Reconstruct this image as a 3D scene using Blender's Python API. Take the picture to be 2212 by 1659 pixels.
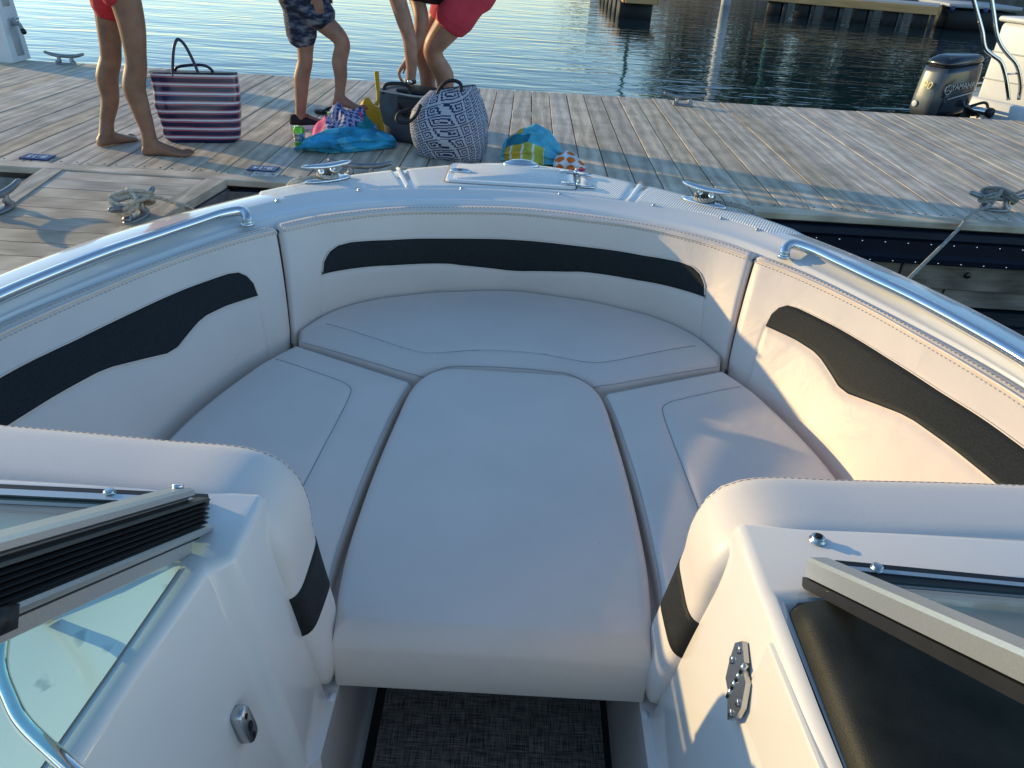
import bpy, bmesh, math, random
import numpy as np
from mathutils import Vector, Matrix, noise
for _o in list(bpy.data.objects): bpy.data.objects.remove(_o)
scn = bpy.context.scene
COL = scn.collection
R = math.radians
random.seed(7); np.random.seed(7)

# ---------------------------------------------------------------- camera
cam_d = bpy.data.cameras.new('camera'); cam = bpy.data.objects.new('camera', cam_d); COL.objects.link(cam)
CAMZ = 1.15
def _basis():
    Y = np.array([89., -1772., 3030.]); Y /= np.linalg.norm(Y)
    b = 0.0594; c = -(Y[0] + b*Y[1]) / Y[2]
    X = np.array([1, b, c]); X /= np.linalg.norm(X)
    Z = np.cross(X, Y); Z = Z if Z[1] < 0 else -Z
    return X, Y, Z
_X, _Y, _Z = _basis()
_r = (_X[0], _Y[0], _Z[0]); _u = tuple(-v for v in (_X[1], _Y[1], _Z[1])); _b = tuple(-v for v in (_X[2], _Y[2], _Z[2]))
cam.matrix_world = Matrix(((_r[0], _u[0], _b[0], 0), (_r[1], _u[1], _b[1], 0), (_r[2], _u[2], _b[2], CAMZ), (0, 0, 0, 1)))
cam_d.sensor_width = 36; cam_d.lens = 36*1662/2212; cam_d.clip_start = 0.02; cam_d.clip_end = 3000
scn.camera = cam

# ---------------------------------------------------------------- sky, sun, exposure
SUN_EL, SUN_AZ = 10.7, 23.0          # azimuth: degrees ahead (+Y) of due left (-X)
sx, sy, sz = -math.cos(R(SUN_AZ))*math.cos(R(SUN_EL)), math.sin(R(SUN_AZ))*math.cos(R(SUN_EL)), math.sin(R(SUN_EL))
w = bpy.data.worlds.new('World'); scn.world = w; w.use_nodes = True
nt = w.node_tree; bg = nt.nodes['Background']
sky = nt.nodes.new('ShaderNodeTexSky'); sky.sky_type = 'NISHITA'; sky.sun_disc = False
sky.sun_elevation = R(SUN_EL); sky.sun_rotation = math.atan2(sx, sy)
sky.air_density = 1.0; sky.dust_density = 0.0; sky.ozone_density = 3.0
nt.links.new(sky.outputs[0], bg.inputs[0]); bg.inputs[1].default_value = 0.15
sd = bpy.data.lights.new('sun', 'SUN'); sd.energy = 2.2; sd.angle = R(0.55); sd.color = (1.0, 0.75, 0.36)
so = bpy.data.objects.new('sun', sd); COL.objects.link(so)
so.rotation_euler = Vector((sx, sy, sz)).to_track_quat('Z', 'Y').to_euler(); so.location = (-30, 8, 20)
scn.view_settings.view_transform = 'Standard'; scn.view_settings.look = 'None'
scn.view_settings.exposure = 0.98; scn.view_settings.gamma = 1.0; scn.view_settings.use_curve_mapping = False
scn.render.engine = 'CYCLES'
try:
    scn.cycles.transparent_max_bounces = 16; scn.cycles.max_bounces = 8; scn.cycles.diffuse_bounces = 6; scn.cycles.caustics_reflective = False
except Exception: pass

# ---------------------------------------------------------------- materials
M = {}
def mat(name, col, rough=.5, metal=0., var=0., vs=8., bump=0., bs=200., bd=.001, coat=0., spec=.5, stretch=(1, 1, 1), detail=3, trans=0., ior=1.45):
    m = bpy.data.materials.new(name); m.use_nodes = True; n = m.node_tree.nodes; l = m.node_tree.links
    p = n['Principled BSDF']; p.inputs['Base Color'].default_value = (*col, 1); p.inputs['Roughness'].default_value = rough
    p.inputs['Metallic'].default_value = metal; p.inputs['Coat Weight'].default_value = coat; p.inputs['Coat Roughness'].default_value = .05
    p.inputs['Specular IOR Level'].default_value = spec; p.inputs['Transmission Weight'].default_value = trans; p.inputs['IOR'].default_value = ior
    tc = n.new('ShaderNodeTexCoord'); mp = n.new('ShaderNodeMapping'); mp.inputs['Scale'].default_value = stretch
    l.new(tc.outputs['Object'], mp.inputs['Vector'])
    if var:
        t = n.new('ShaderNodeTexNoise'); t.inputs['Scale'].default_value = vs; t.inputs['Detail'].default_value = detail
        l.new(mp.outputs[0], t.inputs['Vector'])
        r = n.new('ShaderNodeValToRGB'); r.color_ramp.elements[0].position = .3; r.color_ramp.elements[1].position = .7
        r.color_ramp.elements[0].color = (*[c*(1-var) for c in col], 1); r.color_ramp.elements[1].color = (*[min(1, c*(1+var)) for c in col], 1)
        l.new(t.outputs['Fac'], r.inputs[0]); l.new(r.outputs[0], p.inputs['Base Color'])
    if bump:
        t = n.new('ShaderNodeTexNoise'); t.inputs['Scale'].default_value = bs; t.inputs['Detail'].default_value = 3
        l.new(mp.outputs[0], t.inputs['Vector'])
        b = n.new('ShaderNodeBump'); b.inputs['Strength'].default_value = bump; b.inputs['Distance'].default_value = bd
        l.new(t.outputs['Fac'], b.inputs['Height']); l.new(b.outputs[0], p.inputs['Normal'])
    M[name] = m; return m

def nodes_of(m): return m.node_tree.nodes, m.node_tree.links, m.node_tree.nodes['Principled BSDF']

def vinyl_mat():
    m = mat('vinyl', (.79, .66, .555), .44, var=.035, vs=5, detail=6)
    n, l, p = nodes_of(m)
    tc = n.new('ShaderNodeTexCoord')
    a = n.new('ShaderNodeTexVoronoi'); a.inputs['Scale'].default_value = 420; l.new(tc.outputs['Object'], a.inputs['Vector'])
    b1 = n.new('ShaderNodeBump'); b1.inputs['Strength'].default_value = .12; b1.inputs['Distance'].default_value = .0006
    l.new(a.outputs['Distance'], b1.inputs['Height'])
    c = n.new('ShaderNodeTexNoise'); c.inputs['Scale'].default_value = 9; c.inputs['Detail'].default_value = 4; c.inputs['Distortion'].default_value = .6
    l.new(tc.outputs['Object'], c.inputs['Vector'])
    b2 = n.new('ShaderNodeBump'); b2.inputs['Strength'].default_value = .5; b2.inputs['Distance'].default_value = .007
    l.new(c.outputs['Fac'], b2.inputs['Height']); l.new(b1.outputs[0], b2.inputs['Normal']); l.new(b2.outputs[0], p.inputs['Normal'])
    v = n.new('ShaderNodeTexVoronoi'); v.inputs['Scale'].default_value = 13; l.new(tc.outputs['Object'], v.inputs['Vector'])
    sp = n.new('ShaderNodeMapRange'); sp.inputs['From Min'].default_value = .012; sp.inputs['From Max'].default_value = .022; sp.inputs['To Min'].default_value = .55; sp.inputs['To Max'].default_value = 1.; l.new(v.outputs['Distance'], sp.inputs['Value'])
    src = p.inputs['Base Color'].links[0].from_socket; ml = n.new('ShaderNodeVectorMath'); ml.operation = 'SCALE'; l.new(src, ml.inputs[0]); l.new(sp.outputs[0], ml.inputs['Scale']); l.new(ml.outputs[0], p.inputs['Base Color'])
    return m
vinyl_mat()
def creased_vinyl():
    m = mat('creased_vinyl', (.79, .70, .62), .38, var=.02, vs=3)
    n, l, p = nodes_of(m)
    tc = n.new('ShaderNodeTexCoord')
    c = n.new('ShaderNodeTexNoise'); c.inputs['Scale'].default_value = 60; c.inputs['Detail'].default_value = 5; c.inputs['Distortion'].default_value = 1.6
    mp = n.new('ShaderNodeMapping'); mp.inputs['Scale'].default_value = (1.6, .8, .8); l.new(tc.outputs['Object'], mp.inputs[0]); l.new(mp.outputs[0], c.inputs['Vector'])
    r = n.new('ShaderNodeValToRGB'); r.color_ramp.elements[0].position = .46; r.color_ramp.elements[1].position = .54
    e = r.color_ramp.elements.new(.5); e.color = (0, 0, 0, 1); r.color_ramp.elements[0].color = (1, 1, 1, 1); r.color_ramp.elements[-1].color = (1, 1, 1, 1)
    l.new(c.outputs['Fac'], r.inputs[0])
    b1 = n.new('ShaderNodeBump'); b1.inputs['Strength'].default_value = .16; b1.inputs['Distance'].default_value = .0010
    k = n.new('ShaderNodeTexNoise'); k.inputs['Scale'].default_value = 7; l.new(tc.outputs['Object'], k.inputs['Vector'])
    kr = n.new('ShaderNodeMapRange'); kr.inputs['From Min'].default_value = .36; kr.inputs['From Max'].default_value = .56; l.new(k.outputs['Fac'], kr.inputs['Value'])
    km = n.new('ShaderNodeMath'); km.operation = 'MULTIPLY'; l.new(r.outputs[0], km.inputs[0]); l.new(kr.outputs[0], km.inputs[1]); l.new(km.outputs[0], b1.inputs['Height'])
    a = n.new('ShaderNodeTexVoronoi'); a.inputs['Scale'].default_value = 380; l.new(tc.outputs['Object'], a.inputs['Vector'])
    b2 = n.new('ShaderNodeBump'); b2.inputs['Strength'].default_value = .12; b2.inputs['Distance'].default_value = .0006
    l.new(a.outputs['Distance'], b2.inputs['Height']); l.new(b1.outputs[0], b2.inputs['Normal']); l.new(b2.outputs[0], p.inputs['Normal'])
creased_vinyl()
mat('black_vinyl', (.022, .024, .024), .55, var=.35, vs=300, bump=.25, bs=700, bd=.0008, spec=.15)
mat('dash_vinyl', (.012, .013, .012), .5, var=.6, vs=14, bump=.35, bs=420, bd=.001, spec=.22, detail=6)
mat('gelcoat', (.81, .765, .71), .10, coat=.4, var=.015, vs=4, bump=.02, bs=4, bd=.004)
mat('gap_shade_grey', (.20, .175, .16), .7)  # painted shade for the gap between backrests and seats
mat('gelcoat_cream', (.80, .745, .675), .10, coat=.4, var=.015, vs=4, bump=.02, bs=4, bd=.004)
mat('seam', (.30, .27, .25), .7)
mat('stitch', (.50, .47, .44), .7)
mat('steel', (.78, .78, .77), .07, metal=1.)
mat('brushed_steel', (.52, .53, .53), .25, metal=1., bump=.05, bs=300)
mat('aluminium', (.55, .56, .55), .40, metal=.85, var=.06, vs=400)
mat('galvanised', (.30, .31, .32), .45, metal=.8, var=.2, vs=20, bump=.2, bs=60, bd=.002)
mat('rubber', (.012, .012, .013), .45, var=.2, vs=40)
mat('navy_bumper', (.006, .009, .020), .5, var=.2, vs=6, spec=.25)
mat('dark', (.006, .006, .007), .8)
mat('plate_blue', (.022, .040, .16), .4, var=.1, vs=20)
mat('plate_white', (.75, .76, .78), .5)
mat('white_plastic', (.74, .75, .75), .4, var=.03, vs=6)
mat('grey_plastic', (.42, .43, .44), .5, var=.05, vs=20)
mat('shirt_navy', (.02, .025, .05), .8, var=.2, vs=20, bump=.3, bs=30, bd=.006)
mat('shirt_black', (.008, .008, .009), .8, bump=.3, bs=25, bd=.008)
mat('shirt_grey', (.16, .17, .18), .8, var=.1, vs=20, bump=.3, bs=30, bd=.006)
mat('shorts_red', (.55, .030, .040), .75, var=.12, vs=12, bump=.5, bs=22, bd=.008)
mat('shorts_coral', (.60, .045, .075), .8, var=.1, vs=12, bump=.4, bs=18, bd=.008)
mat('hair_brown', (.05, .028, .014), .55, var=.4, vs=60, stretch=(1, 1, .1), bump=.5, bs=150, bd=.002)
mat('eye', (.04, .025, .015), .15)
def skin(name, col):
    m = mat(name, col, .48, var=.22, vs=13, bump=.12, bs=160, bd=.001)
    p = m.node_tree.nodes['Principled BSDF']
    p.inputs['Subsurface Weight'].default_value = .08; p.inputs['Subsurface Radius'].default_value = (.012, .004, .002); p.inputs['Subsurface Scale'].default_value = 1
skin('skin_tan', (.27, .135, .082)); skin('skin_child', (.33, .165, .11)); skin('skin_fair', (.38, .185, .12))
mat('shoe_black', (.01, .01, .011), .7, var=.3, vs=60, bump=.4, bs=200)
mat('shoe_sole', (.72, .72, .72), .5)
mat('bag_grey', (.075, .085, .095), .85, var=.18, vs=14, bump=.4, bs=180, bd=.001)
mat('bag_trim', (.42, .42, .40), .7)
mat('bag_black', (.010, .010, .012), .55, var=.3, vs=40)
mat('bag_navy', (.012, .014, .055), .35, coat=.2)
mat('print_navy', (.014, .020, .095), .6, bump=.3, bs=20, bd=.008)
mat('print_white', (.46, .47, .52), .6, bump=.3, bs=20, bd=.008)
mat('yellow_bag', (.60, .40, .02), .6, var=.15, vs=12, bump=.6, bs=18, bd=.01)
def terry(name, col): mat(name, col, .95, var=.22, vs=22, bump=.6, bs=350, bd=.003)
mat('terry_blue', (.03, .30, .50), .95, var=.55, vs=9, bump=.7, bs=260, bd=.004); terry('terry_aqua', (.10, .45, .60)); terry('terry_white', (.70, .72, .74)); terry('terry_yellow', (.62, .42, .04))
terry('terry_green', (.42, .50, .08)); terry('terry_teal', (.02, .20, .28)); terry('terry_orange', (.72, .17, .03)); terry('terry_pink', (.55, .02, .20))
mat('cloth_pink', (.70, .06, .22), .7); mat('cloth_teal', (.01, .25, .27), .7); mat('cloth_navy', (.03, .035, .16), .7); mat('cloth_print', (.30, .33, .55), .7)
mat('can_green', (.16, .45, .05), .25, metal=.5); mat('can_silver', (.72, .74, .74), .2, metal=.9); mat('can_dark', (.02, .05, .06), .3)
mat('rope', (.52, .47, .38), .9, var=.25, vs=60, bump=.4, bs=500)
mat('rope_grey', (.34, .32, .28), .9, var=.25, vs=60, bump=.4, bs=500)
mat('cowl_dark', (.010, .014, .024), .22, coat=.4, var=.1, vs=5)
mat('cowl_silver', (.085, .092, .10), .34, metal=.3, coat=.3, var=.15, vs=8)
mat('decal_silver', (.42, .43, .44), .3, metal=.4); mat('decal_gold', (.75, .62, .30), .3, metal=.3); mat('decal_white', (.7, .7, .68), .4)
mat('tan_trim', (.22, .16, .10), .5, var=.2, vs=10)
mat('float_black', (.008, .009, .010), .6, var=.2, vs=8); mat('float_grey', (.05, .055, .06), .6)
mat('bark', (.06, .045, .03), .9, var=.4, vs=8, stretch=(1, 1, .2), bump=.8, bs=12, bd=.05)
mat('leaf_dark', (.035, .060, .016), .6, var=.5, vs=.6); mat('leaf_mid', (.07, .10, .022), .6, var=.4, vs=.6); mat('leaf_olive', (.10, .11, .03), .6, var=.4, vs=.6)
mat('stone', (.16, .14, .12), .85, var=.4, vs=2.5, bump=.8, bs=4, bd=.08, detail=6)
mat('earth', (.10, .085, .06), .9, var=.3, vs=1.2, bump=.5, bs=6, bd=.05)
mat('far_wood', (.50, .31, .14), .8, var=.2, vs=3, stretch=(.3, 1, 4))
mat('bolt_dark', (.05, .045, .04), .4, metal=.8)
mat('door_edge', (.62, .50, .33), .4)
mat('green_post', (.03, .16, .11), .5)

def wood(name, c0, c1, along='Y'):
    m = bpy.data.materials.new(name); m.use_nodes = True; n, l, p = nodes_of(m)
    tc = n.new('ShaderNodeTexCoord'); oi = n.new('ShaderNodeObjectInfo')
    mul = n.new('ShaderNodeVectorMath'); mul.operation = 'SCALE'; mul.inputs['Scale'].default_value = 57.
    cx = n.new('ShaderNodeCombineXYZ')
    for i in range(3): l.new(oi.outputs['Random'], cx.inputs[i])
    l.new(cx.outputs[0], mul.inputs[0])
    add = n.new('ShaderNodeVectorMath'); l.new(tc.outputs['Object'], add.inputs[0]); l.new(mul.outputs[0], add.inputs[1])
    mp = n.new('ShaderNodeMapping'); mp.inputs['Scale'].default_value = (24, 2.4, 24) if along == 'Y' else (2.4, 24, 24); l.new(add.outputs[0], mp.inputs[0])
    g = n.new('ShaderNodeTexNoise'); g.inputs['Scale'].default_value = 1.6; g.inputs['Detail'].default_value = 6; g.inputs['Distortion'].default_value = 1.4; l.new(mp.outputs[0], g.inputs['Vector'])
    mp2 = n.new('ShaderNodeMapping'); mp2.inputs['Scale'].default_value = (7, 1.7, 7) if along == 'Y' else (1.7, 7, 7); l.new(add.outputs[0], mp2.inputs[0])
    f = n.new('ShaderNodeTexWave'); f.inputs['Scale'].default_value = .55; f.inputs['Distortion'].default_value = 7; f.inputs['Detail'].default_value = 3; f.inputs['Detail Scale'].default_value = 1.2; l.new(mp2.outputs[0], f.inputs['Vector'])
    mx = n.new('ShaderNodeMix'); mx.data_type = 'FLOAT'; mx.inputs[0].default_value = .36; l.new(g.outputs['Fac'], mx.inputs[2]); l.new(f.outputs['Fac'], mx.inputs[3])
    cr = n.new('ShaderNodeValToRGB'); cr.color_ramp.elements[0].position = .22; cr.color_ramp.elements[1].position = .75
    cr.color_ramp.elements[0].color = (*c0, 1); cr.color_ramp.elements[1].color = (*c1, 1); l.new(mx.outputs[0], cr.inputs[0])
    hsv = n.new('ShaderNodeHueSaturation'); mr = n.new('ShaderNodeMapRange'); mr.inputs['To Min'].default_value = .84; mr.inputs['To Max'].default_value = 1.12
    l.new(oi.outputs['Random'], mr.inputs['Value']); l.new(mr.outputs[0], hsv.inputs['Value']); l.new(cr.outputs[0], hsv.inputs['Color'])
    mr2 = n.new('ShaderNodeMath'); mr2.operation = 'FRACT'; m3 = n.new('ShaderNodeMath'); m3.operation = 'MULTIPLY'; m3.inputs[1].default_value = 7.3
    l.new(oi.outputs['Random'], m3.inputs[0]); l.new(m3.outputs[0], mr2.inputs[0])
    mr4 = n.new('ShaderNodeMapRange'); mr4.inputs['To Min'].default_value = .75; mr4.inputs['To Max'].default_value = 1.15; l.new(mr2.outputs[0], mr4.inputs['Value']); l.new(mr4.outputs[0], hsv.inputs['Saturation'])
    # blotches of wear
    bl = n.new('ShaderNodeTexNoise'); bl.inputs['Scale'].default_value = 5; bl.inputs['Detail'].default_value = 4; l.new(add.outputs[0], bl.inputs['Vector'])
    brp = n.new('ShaderNodeMapRange'); brp.inputs['From Min'].default_value = .35; brp.inputs['From Max'].default_value = .65; brp.inputs['To Min'].default_value = .8; brp.inputs['To Max'].default_value = 1.15
    l.new(bl.outputs['Fac'], brp.inputs['Value'])
    mc = n.new('ShaderNodeVectorMath'); mc.operation = 'SCALE'; l.new(hsv.outputs[0], mc.inputs[0]); l.new(brp.outputs[0], mc.inputs['Scale'])
    l.new(mc.outputs[0], p.inputs['Base Color']); p.inputs['Roughness'].default_value = .72
    b = n.new('ShaderNodeBump'); b.inputs['Strength'].default_value = 1.; b.inputs['Distance'].default_value = .0028; l.new(g.outputs['Fac'], b.inputs['Height']); l.new(b.outputs[0], p.inputs['Normal'])
    M[name] = m
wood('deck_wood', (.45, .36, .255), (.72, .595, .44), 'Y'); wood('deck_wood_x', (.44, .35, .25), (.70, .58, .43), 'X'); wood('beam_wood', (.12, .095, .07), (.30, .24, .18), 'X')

def water_mat():
    m = bpy.data.materials.new('water'); m.use_nodes = True; n, l, p = nodes_of(m)
    p.inputs['Base Color'].default_value = (.006, .022, .030, 1); p.inputs['Roughness'].default_value = .03; p.inputs['IOR'].default_value = 1.33
    tc = n.new('ShaderNodeTexCoord')
    def layer(sc, rot, scale, det, dist):
        mp = n.new('ShaderNodeMapping'); mp.inputs['Scale'].default_value = sc; mp.inputs['Rotation'].default_value = (0, 0, rot); l.new(tc.outputs['Object'], mp.inputs[0])
        t = n.new('ShaderNodeTexNoise'); t.inputs['Scale'].default_value = scale; t.inputs['Detail'].default_value = det; t.inputs['Distortion'].default_value = dist; l.new(mp.outputs[0], t.inputs['Vector'])
        return t.outputs['Fac']
    a = layer((.36, 1.15, 1), R(6), 1.25, 2.5, .8); b = layer((.8, 2.4, 1), R(-14), 2.4, 2, .4)
    b1 = n.new('ShaderNodeBump'); b1.inputs['Strength'].default_value = 1; b1.inputs['Distance'].default_value = .023; l.new(a, b1.inputs['Height'])
    b2 = n.new('ShaderNodeBump'); b2.inputs['Strength'].default_value = 1; b2.inputs['Distance'].default_value = .008; l.new(b, b2.inputs['Height']); l.new(b1.outputs[0], b2.inputs['Normal'])
    l.new(b2.outputs[0], p.inputs['Normal']); M['water'] = m
water_mat()

def nonskid():
    m = mat('nonskid', (.82, .80, .76), .35)
    n, l, p = nodes_of(m); tc = n.new('ShaderNodeTexCoord')
    mp = n.new('ShaderNodeMapping'); mp.inputs['Rotation'].default_value = (0, 0, R(23)); l.new(tc.outputs['Object'], mp.inputs[0])
    wv = n.new('ShaderNodeTexWave'); wv.inputs['Scale'].default_value = 38; l.new(mp.outputs[0], wv.inputs['Vector'])
    b = n.new('ShaderNodeBump'); b.inputs['Strength'].default_value = 1.; b.inputs['Distance'].default_value = .0016; l.new(wv.outputs['Fac'], b.inputs['Height']); l.new(b.outputs[0], p.inputs['Normal'])
nonskid()
def dirty_white():
    m = mat('dash_white', (.80, .80, .78), .16, coat=.2)
    n, l, p = nodes_of(m); tc = n.new('ShaderNodeTexCoord')
    t = n.new('ShaderNodeTexNoise'); t.inputs['Scale'].default_value = 26; t.inputs['Detail'].default_value = 2; t.inputs['Distortion'].default_value = .5; l.new(tc.outputs['Object'], t.inputs['Vector'])
    r = n.new('ShaderNodeValToRGB'); r.color_ramp.elements[0].position = .66; r.color_ramp.elements[1].position = .74
    r.color_ramp.elements[0].color = (.80, .80, .78, 1); r.color_ramp.elements[1].color = (.50, .52, .54, 1)
    l.new(t.outputs['Fac'], r.inputs[0]); l.new(r.outputs[0], p.inputs['Base Color'])
dirty_white()
def glass_mat():
    m = bpy.data.materials.new('tinted_glass'); m.use_nodes = True; n = m.node_tree.nodes; l = m.node_tree.links
    n.remove(n['Principled BSDF']); out = n['Material Output']
    tr = n.new('ShaderNodeBsdfTransparent'); tr.inputs[0].default_value = (.74, .93, .895, 1)
    gl = n.new('ShaderNodeBsdfGlossy'); gl.inputs['Roughness'].default_value = .02
    lw = n.new('ShaderNodeLayerWeight'); lw.inputs['Blend'].default_value = .5; pw = n.new('ShaderNodeMath'); pw.operation = 'POWER'; pw.inputs[1].default_value = 4.5; l.new(lw.outputs['Facing'], pw.inputs[0])
    fr = n.new('ShaderNodeMath'); fr.operation = 'MULTIPLY_ADD'; fr.inputs[1].default_value = .75; fr.inputs[2].default_value = .035; l.new(pw.outputs[0], fr.inputs[0])
    mx = n.new('ShaderNodeMixShader'); l.new(fr.outputs[0], mx.inputs[0]); l.new(tr.outputs[0], mx.inputs[1]); l.new(gl.outputs[0], mx.inputs[2]); l.new(mx.outputs[0], out.inputs[0]); M['tinted_glass'] = m
glass_mat()
def carpet_mat():
    m = mat('woven_carpet', (.05, .048, .050), .9); n, l, p = nodes_of(m); tc = n.new('ShaderNodeTexCoord')
    outs = []
    for sc in ((520, 22, 1), (22, 420, 1)):
        mp = n.new('ShaderNodeMapping'); mp.inputs['Scale'].default_value = sc; l.new(tc.outputs['Object'], mp.inputs[0])
        t = n.new('ShaderNodeTexNoise'); t.inputs['Scale'].default_value = 1; t.inputs['Detail'].default_value = 2; l.new(mp.outputs[0], t.inputs['Vector']); outs.append(t.outputs['Fac'])
    mu = n.new('ShaderNodeMath'); mu.operation = 'ADD'; l.new(outs[0], mu.inputs[0]); l.new(outs[1], mu.inputs[1])
    r = n.new('ShaderNodeValToRGB'); r.color_ramp.elements[0].position = .40; r.color_ramp.elements[1].position = .66
    h = n.new('ShaderNodeMath'); h.operation = 'MULTIPLY'; h.inputs[1].default_value = .5; l.new(mu.outputs[0], h.inputs[0])
    r.color_ramp.elements[0].color = (.05, .042, .036, 1); r.color_ramp.elements[1].color = (.40, .34, .29, 1); l.new(h.outputs[0], r.inputs[0]); l.new(r.outputs[0], p.inputs['Base Color'])
    b = n.new('ShaderNodeBump'); b.inputs['Strength'].default_value = .6; b.inputs['Distance'].default_value = .002; l.new(h.outputs[0], b.inputs['Height']); l.new(b.outputs[0], p.inputs['Normal'])
carpet_mat()
def camo_mat():
    m = mat('camo', (.05, .06, .09), .8, bump=.4, bs=22, bd=.008); n, l, p = nodes_of(m); tc = n.new('ShaderNodeTexCoord')
    mp = n.new('ShaderNodeMapping'); mp.inputs['Scale'].default_value = (14, 14, 34); l.new(tc.outputs['Object'], mp.inputs[0])
    t = n.new('ShaderNodeTexNoise'); t.inputs['Scale'].default_value = 1; t.inputs['Detail'].default_value = 3; l.new(mp.outputs[0], t.inputs['Vector'])
    r = n.new('ShaderNodeValToRGB'); r.color_ramp.interpolation = 'CONSTANT'; e = r.color_ramp.elements
    e[0].color = (.010, .013, .028, 1); e[1].position = .46; e[1].color = (.035, .045, .085, 1)
    a = e.new(.54); a.color = (.10, .115, .15, 1); a = e.new(.62); a.color = (.20, .21, .24, 1)
    l.new(t.outputs['Fac'], r.inputs[0]); l.new(r.outputs[0], p.inputs['Base Color'])
camo_mat()
def stripes_mat():
    m = mat('tote_stripes', (.05, .05, .1), .28, coat=.35, bump=.5, bs=9, bd=.012); n, l, p = nodes_of(m); tc = n.new('ShaderNodeTexCoord')
    s = n.new('ShaderNodeSeparateXYZ'); l.new(tc.outputs['Object'], s.inputs[0])
    a = n.new('ShaderNodeMath'); a.operation = 'MULTIPLY'; a.inputs[1].default_value = 1/.0475; l.new(s.outputs['Z'], a.inputs[0])
    f = n.new('ShaderNodeMath'); f.operation = 'FRACT'; l.new(a.outputs[0], f.inputs[0])
    r = n.new('ShaderNodeValToRGB'); r.color_ramp.interpolation = 'CONSTANT'; e = r.color_ramp.elements
    navy = (.012, .014, .06, 1); pink = (.55, .12, .17, 1); wh = (.66, .63, .68, 1)
    e[0].color = navy; e[1].position = .46; e[1].color = pink
    for pos, c in ((.57, navy), (.62, wh), (.84, navy), (.89, pink), (.96, navy)): x = e.new(pos); x.color = c
    l.new(f.outputs[0], r.inputs[0]); l.new(r.outputs[0], p.inputs['Base Color'])
stripes_mat()

# ---------------------------------------------------------------- mesh helpers
def wl(o):
    v = Vector((0, 0, 0))
    while o is not None: v = v + o.location; o = o.parent
    return v
def tagit(o, label=None, cat=None, group=None, kind=None):
    if label: o['label'] = label
    if cat: o['category'] = cat
    if group: o['group'] = group
    if kind: o['kind'] = kind
    return o
BK, BZ = .90, 1.15 - 1.22*.90       # boat scaled down about the camera for a realistic beam: factor, z offset
def bt(v):
    v = np.asarray(v, float)*BK; v[..., 2] += BZ; return v
def mk(name, VF, m, parent=None, smooth=True, boat=False, mats=None, fm=None, auto=None):
    V, F = VF[0], VF[1]
    V = np.array(V, float).reshape(-1, 3)
    if boat: V = bt(V)
    nf = len(F)
    if parent is not None: V = V - np.array(wl(parent))
    me = bpy.data.meshes.new(name); me.from_pydata([tuple(v) for v in V], [], [tuple(int(i) for i in f) for f in F])
    if mats:
        for q in mats: me.materials.append(M[q])
        if fm is not None: me.polygons.foreach_set('material_index', np.array(fm, dtype=np.int32))
    else: me.materials.append(M[m])
    if nf < 60000 and nf > 1:
        b_ = bmesh.new(); b_.from_mesh(me); bmesh.ops.recalc_face_normals(b_, faces=b_.faces); b_.to_mesh(me); b_.free()
    me.polygons.foreach_set('use_smooth', [bool(smooth)]*len(me.polygons))
    if auto:
        try: me.set_sharp_from_angle(angle=R(auto))
        except Exception: pass
    me.update()
    o = bpy.data.objects.new(name, me); COL.objects.link(o)
    if parent is not None: o.parent = parent
    return o
def empty(name, loc=(0, 0, 0), label=None, cat=None, group=None, parent=None):
    o = bpy.data.objects.new(name, None); o.empty_display_size = .1; COL.objects.link(o); o.location = loc
    if parent: o.parent = parent
    return tagit(o, label, cat, group)
def copy_tree(o, parent=None):
    c = o.copy(); COL.objects.link(c); c.parent = parent
    for ch in list(o.children): copy_tree(ch, c)
    return c
def cat(parts):
    V = []; F = []; k = 0
    for v, f in parts:
        v = np.asarray(v, float).reshape(-1, 3); V.append(v); F += [tuple(i+k for i in q) for q in f]; k += len(v)
    return np.vstack(V), F
def crom(P, n):
    P = np.array(P, float); Q = np.vstack([2*P[0]-P[1], P, 2*P[-1]-P[-2]]); out = []
    for i in range(len(P)-1):
        p0, p1, p2, p3 = Q[i:i+4]
        t0 = 0.; t1 = t0+max(np.linalg.norm(p1-p0), 1e-6)**.5; t2 = t1+max(np.linalg.norm(p2-p1), 1e-6)**.5; t3 = t2+max(np.linalg.norm(p3-p2), 1e-6)**.5
        t = np.linspace(t1, t2, n, endpoint=False)[:, None]
        A1 = (t1-t)/(t1-t0)*p0+(t-t0)/(t1-t0)*p1; A2 = (t2-t)/(t2-t1)*p1+(t-t1)/(t2-t1)*p2; A3 = (t3-t)/(t3-t2)*p2+(t-t2)/(t3-t2)*p3
        B1 = (t2-t)/(t2-t0)*A1+(t-t0)/(t2-t0)*A2; B2 = (t3-t)/(t3-t1)*A2+(t-t1)/(t3-t1)*A3
        out.append((t2-t)/(t2-t1)*B1+(t-t1)/(t2-t1)*B2)
    out.append(P[-1:]); return np.vstack(out)
def resample(P, n):
    P = np.asarray(P, float); d = np.r_[0, np.cumsum(np.linalg.norm(np.diff(P, axis=0), axis=1))]; s = np.linspace(0, d[-1], n)
    return np.stack([np.interp(s, d, P[:, i]) for i in range(P.shape[1])], 1)
def grid_faces(n, m, close_m=False, flip=False):
    F = []
    for i in range(n-1):
        for j in range(m if close_m else m-1):
            a, b, c, d = i*m+j, i*m+(j+1) % m, (i+1)*m+(j+1) % m, (i+1)*m+j
            F.append((a, d, c, b) if flip else (a, b, c, d))
    return F
def frames(P):
    P = np.asarray(P, float); T = np.gradient(P, axis=0); T /= np.linalg.norm(T, axis=1)[:, None]+1e-12
    u = np.array([0, 0, 1.]) if abs(T[0][2]) < .9 else np.array([1., 0, 0]); N = []
    for t in T:
        u = u-t*(u@t); u /= np.linalg.norm(u)+1e-12; N.append(u.copy())
    N = np.array(N); return T, N, np.cross(T, N)
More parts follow.
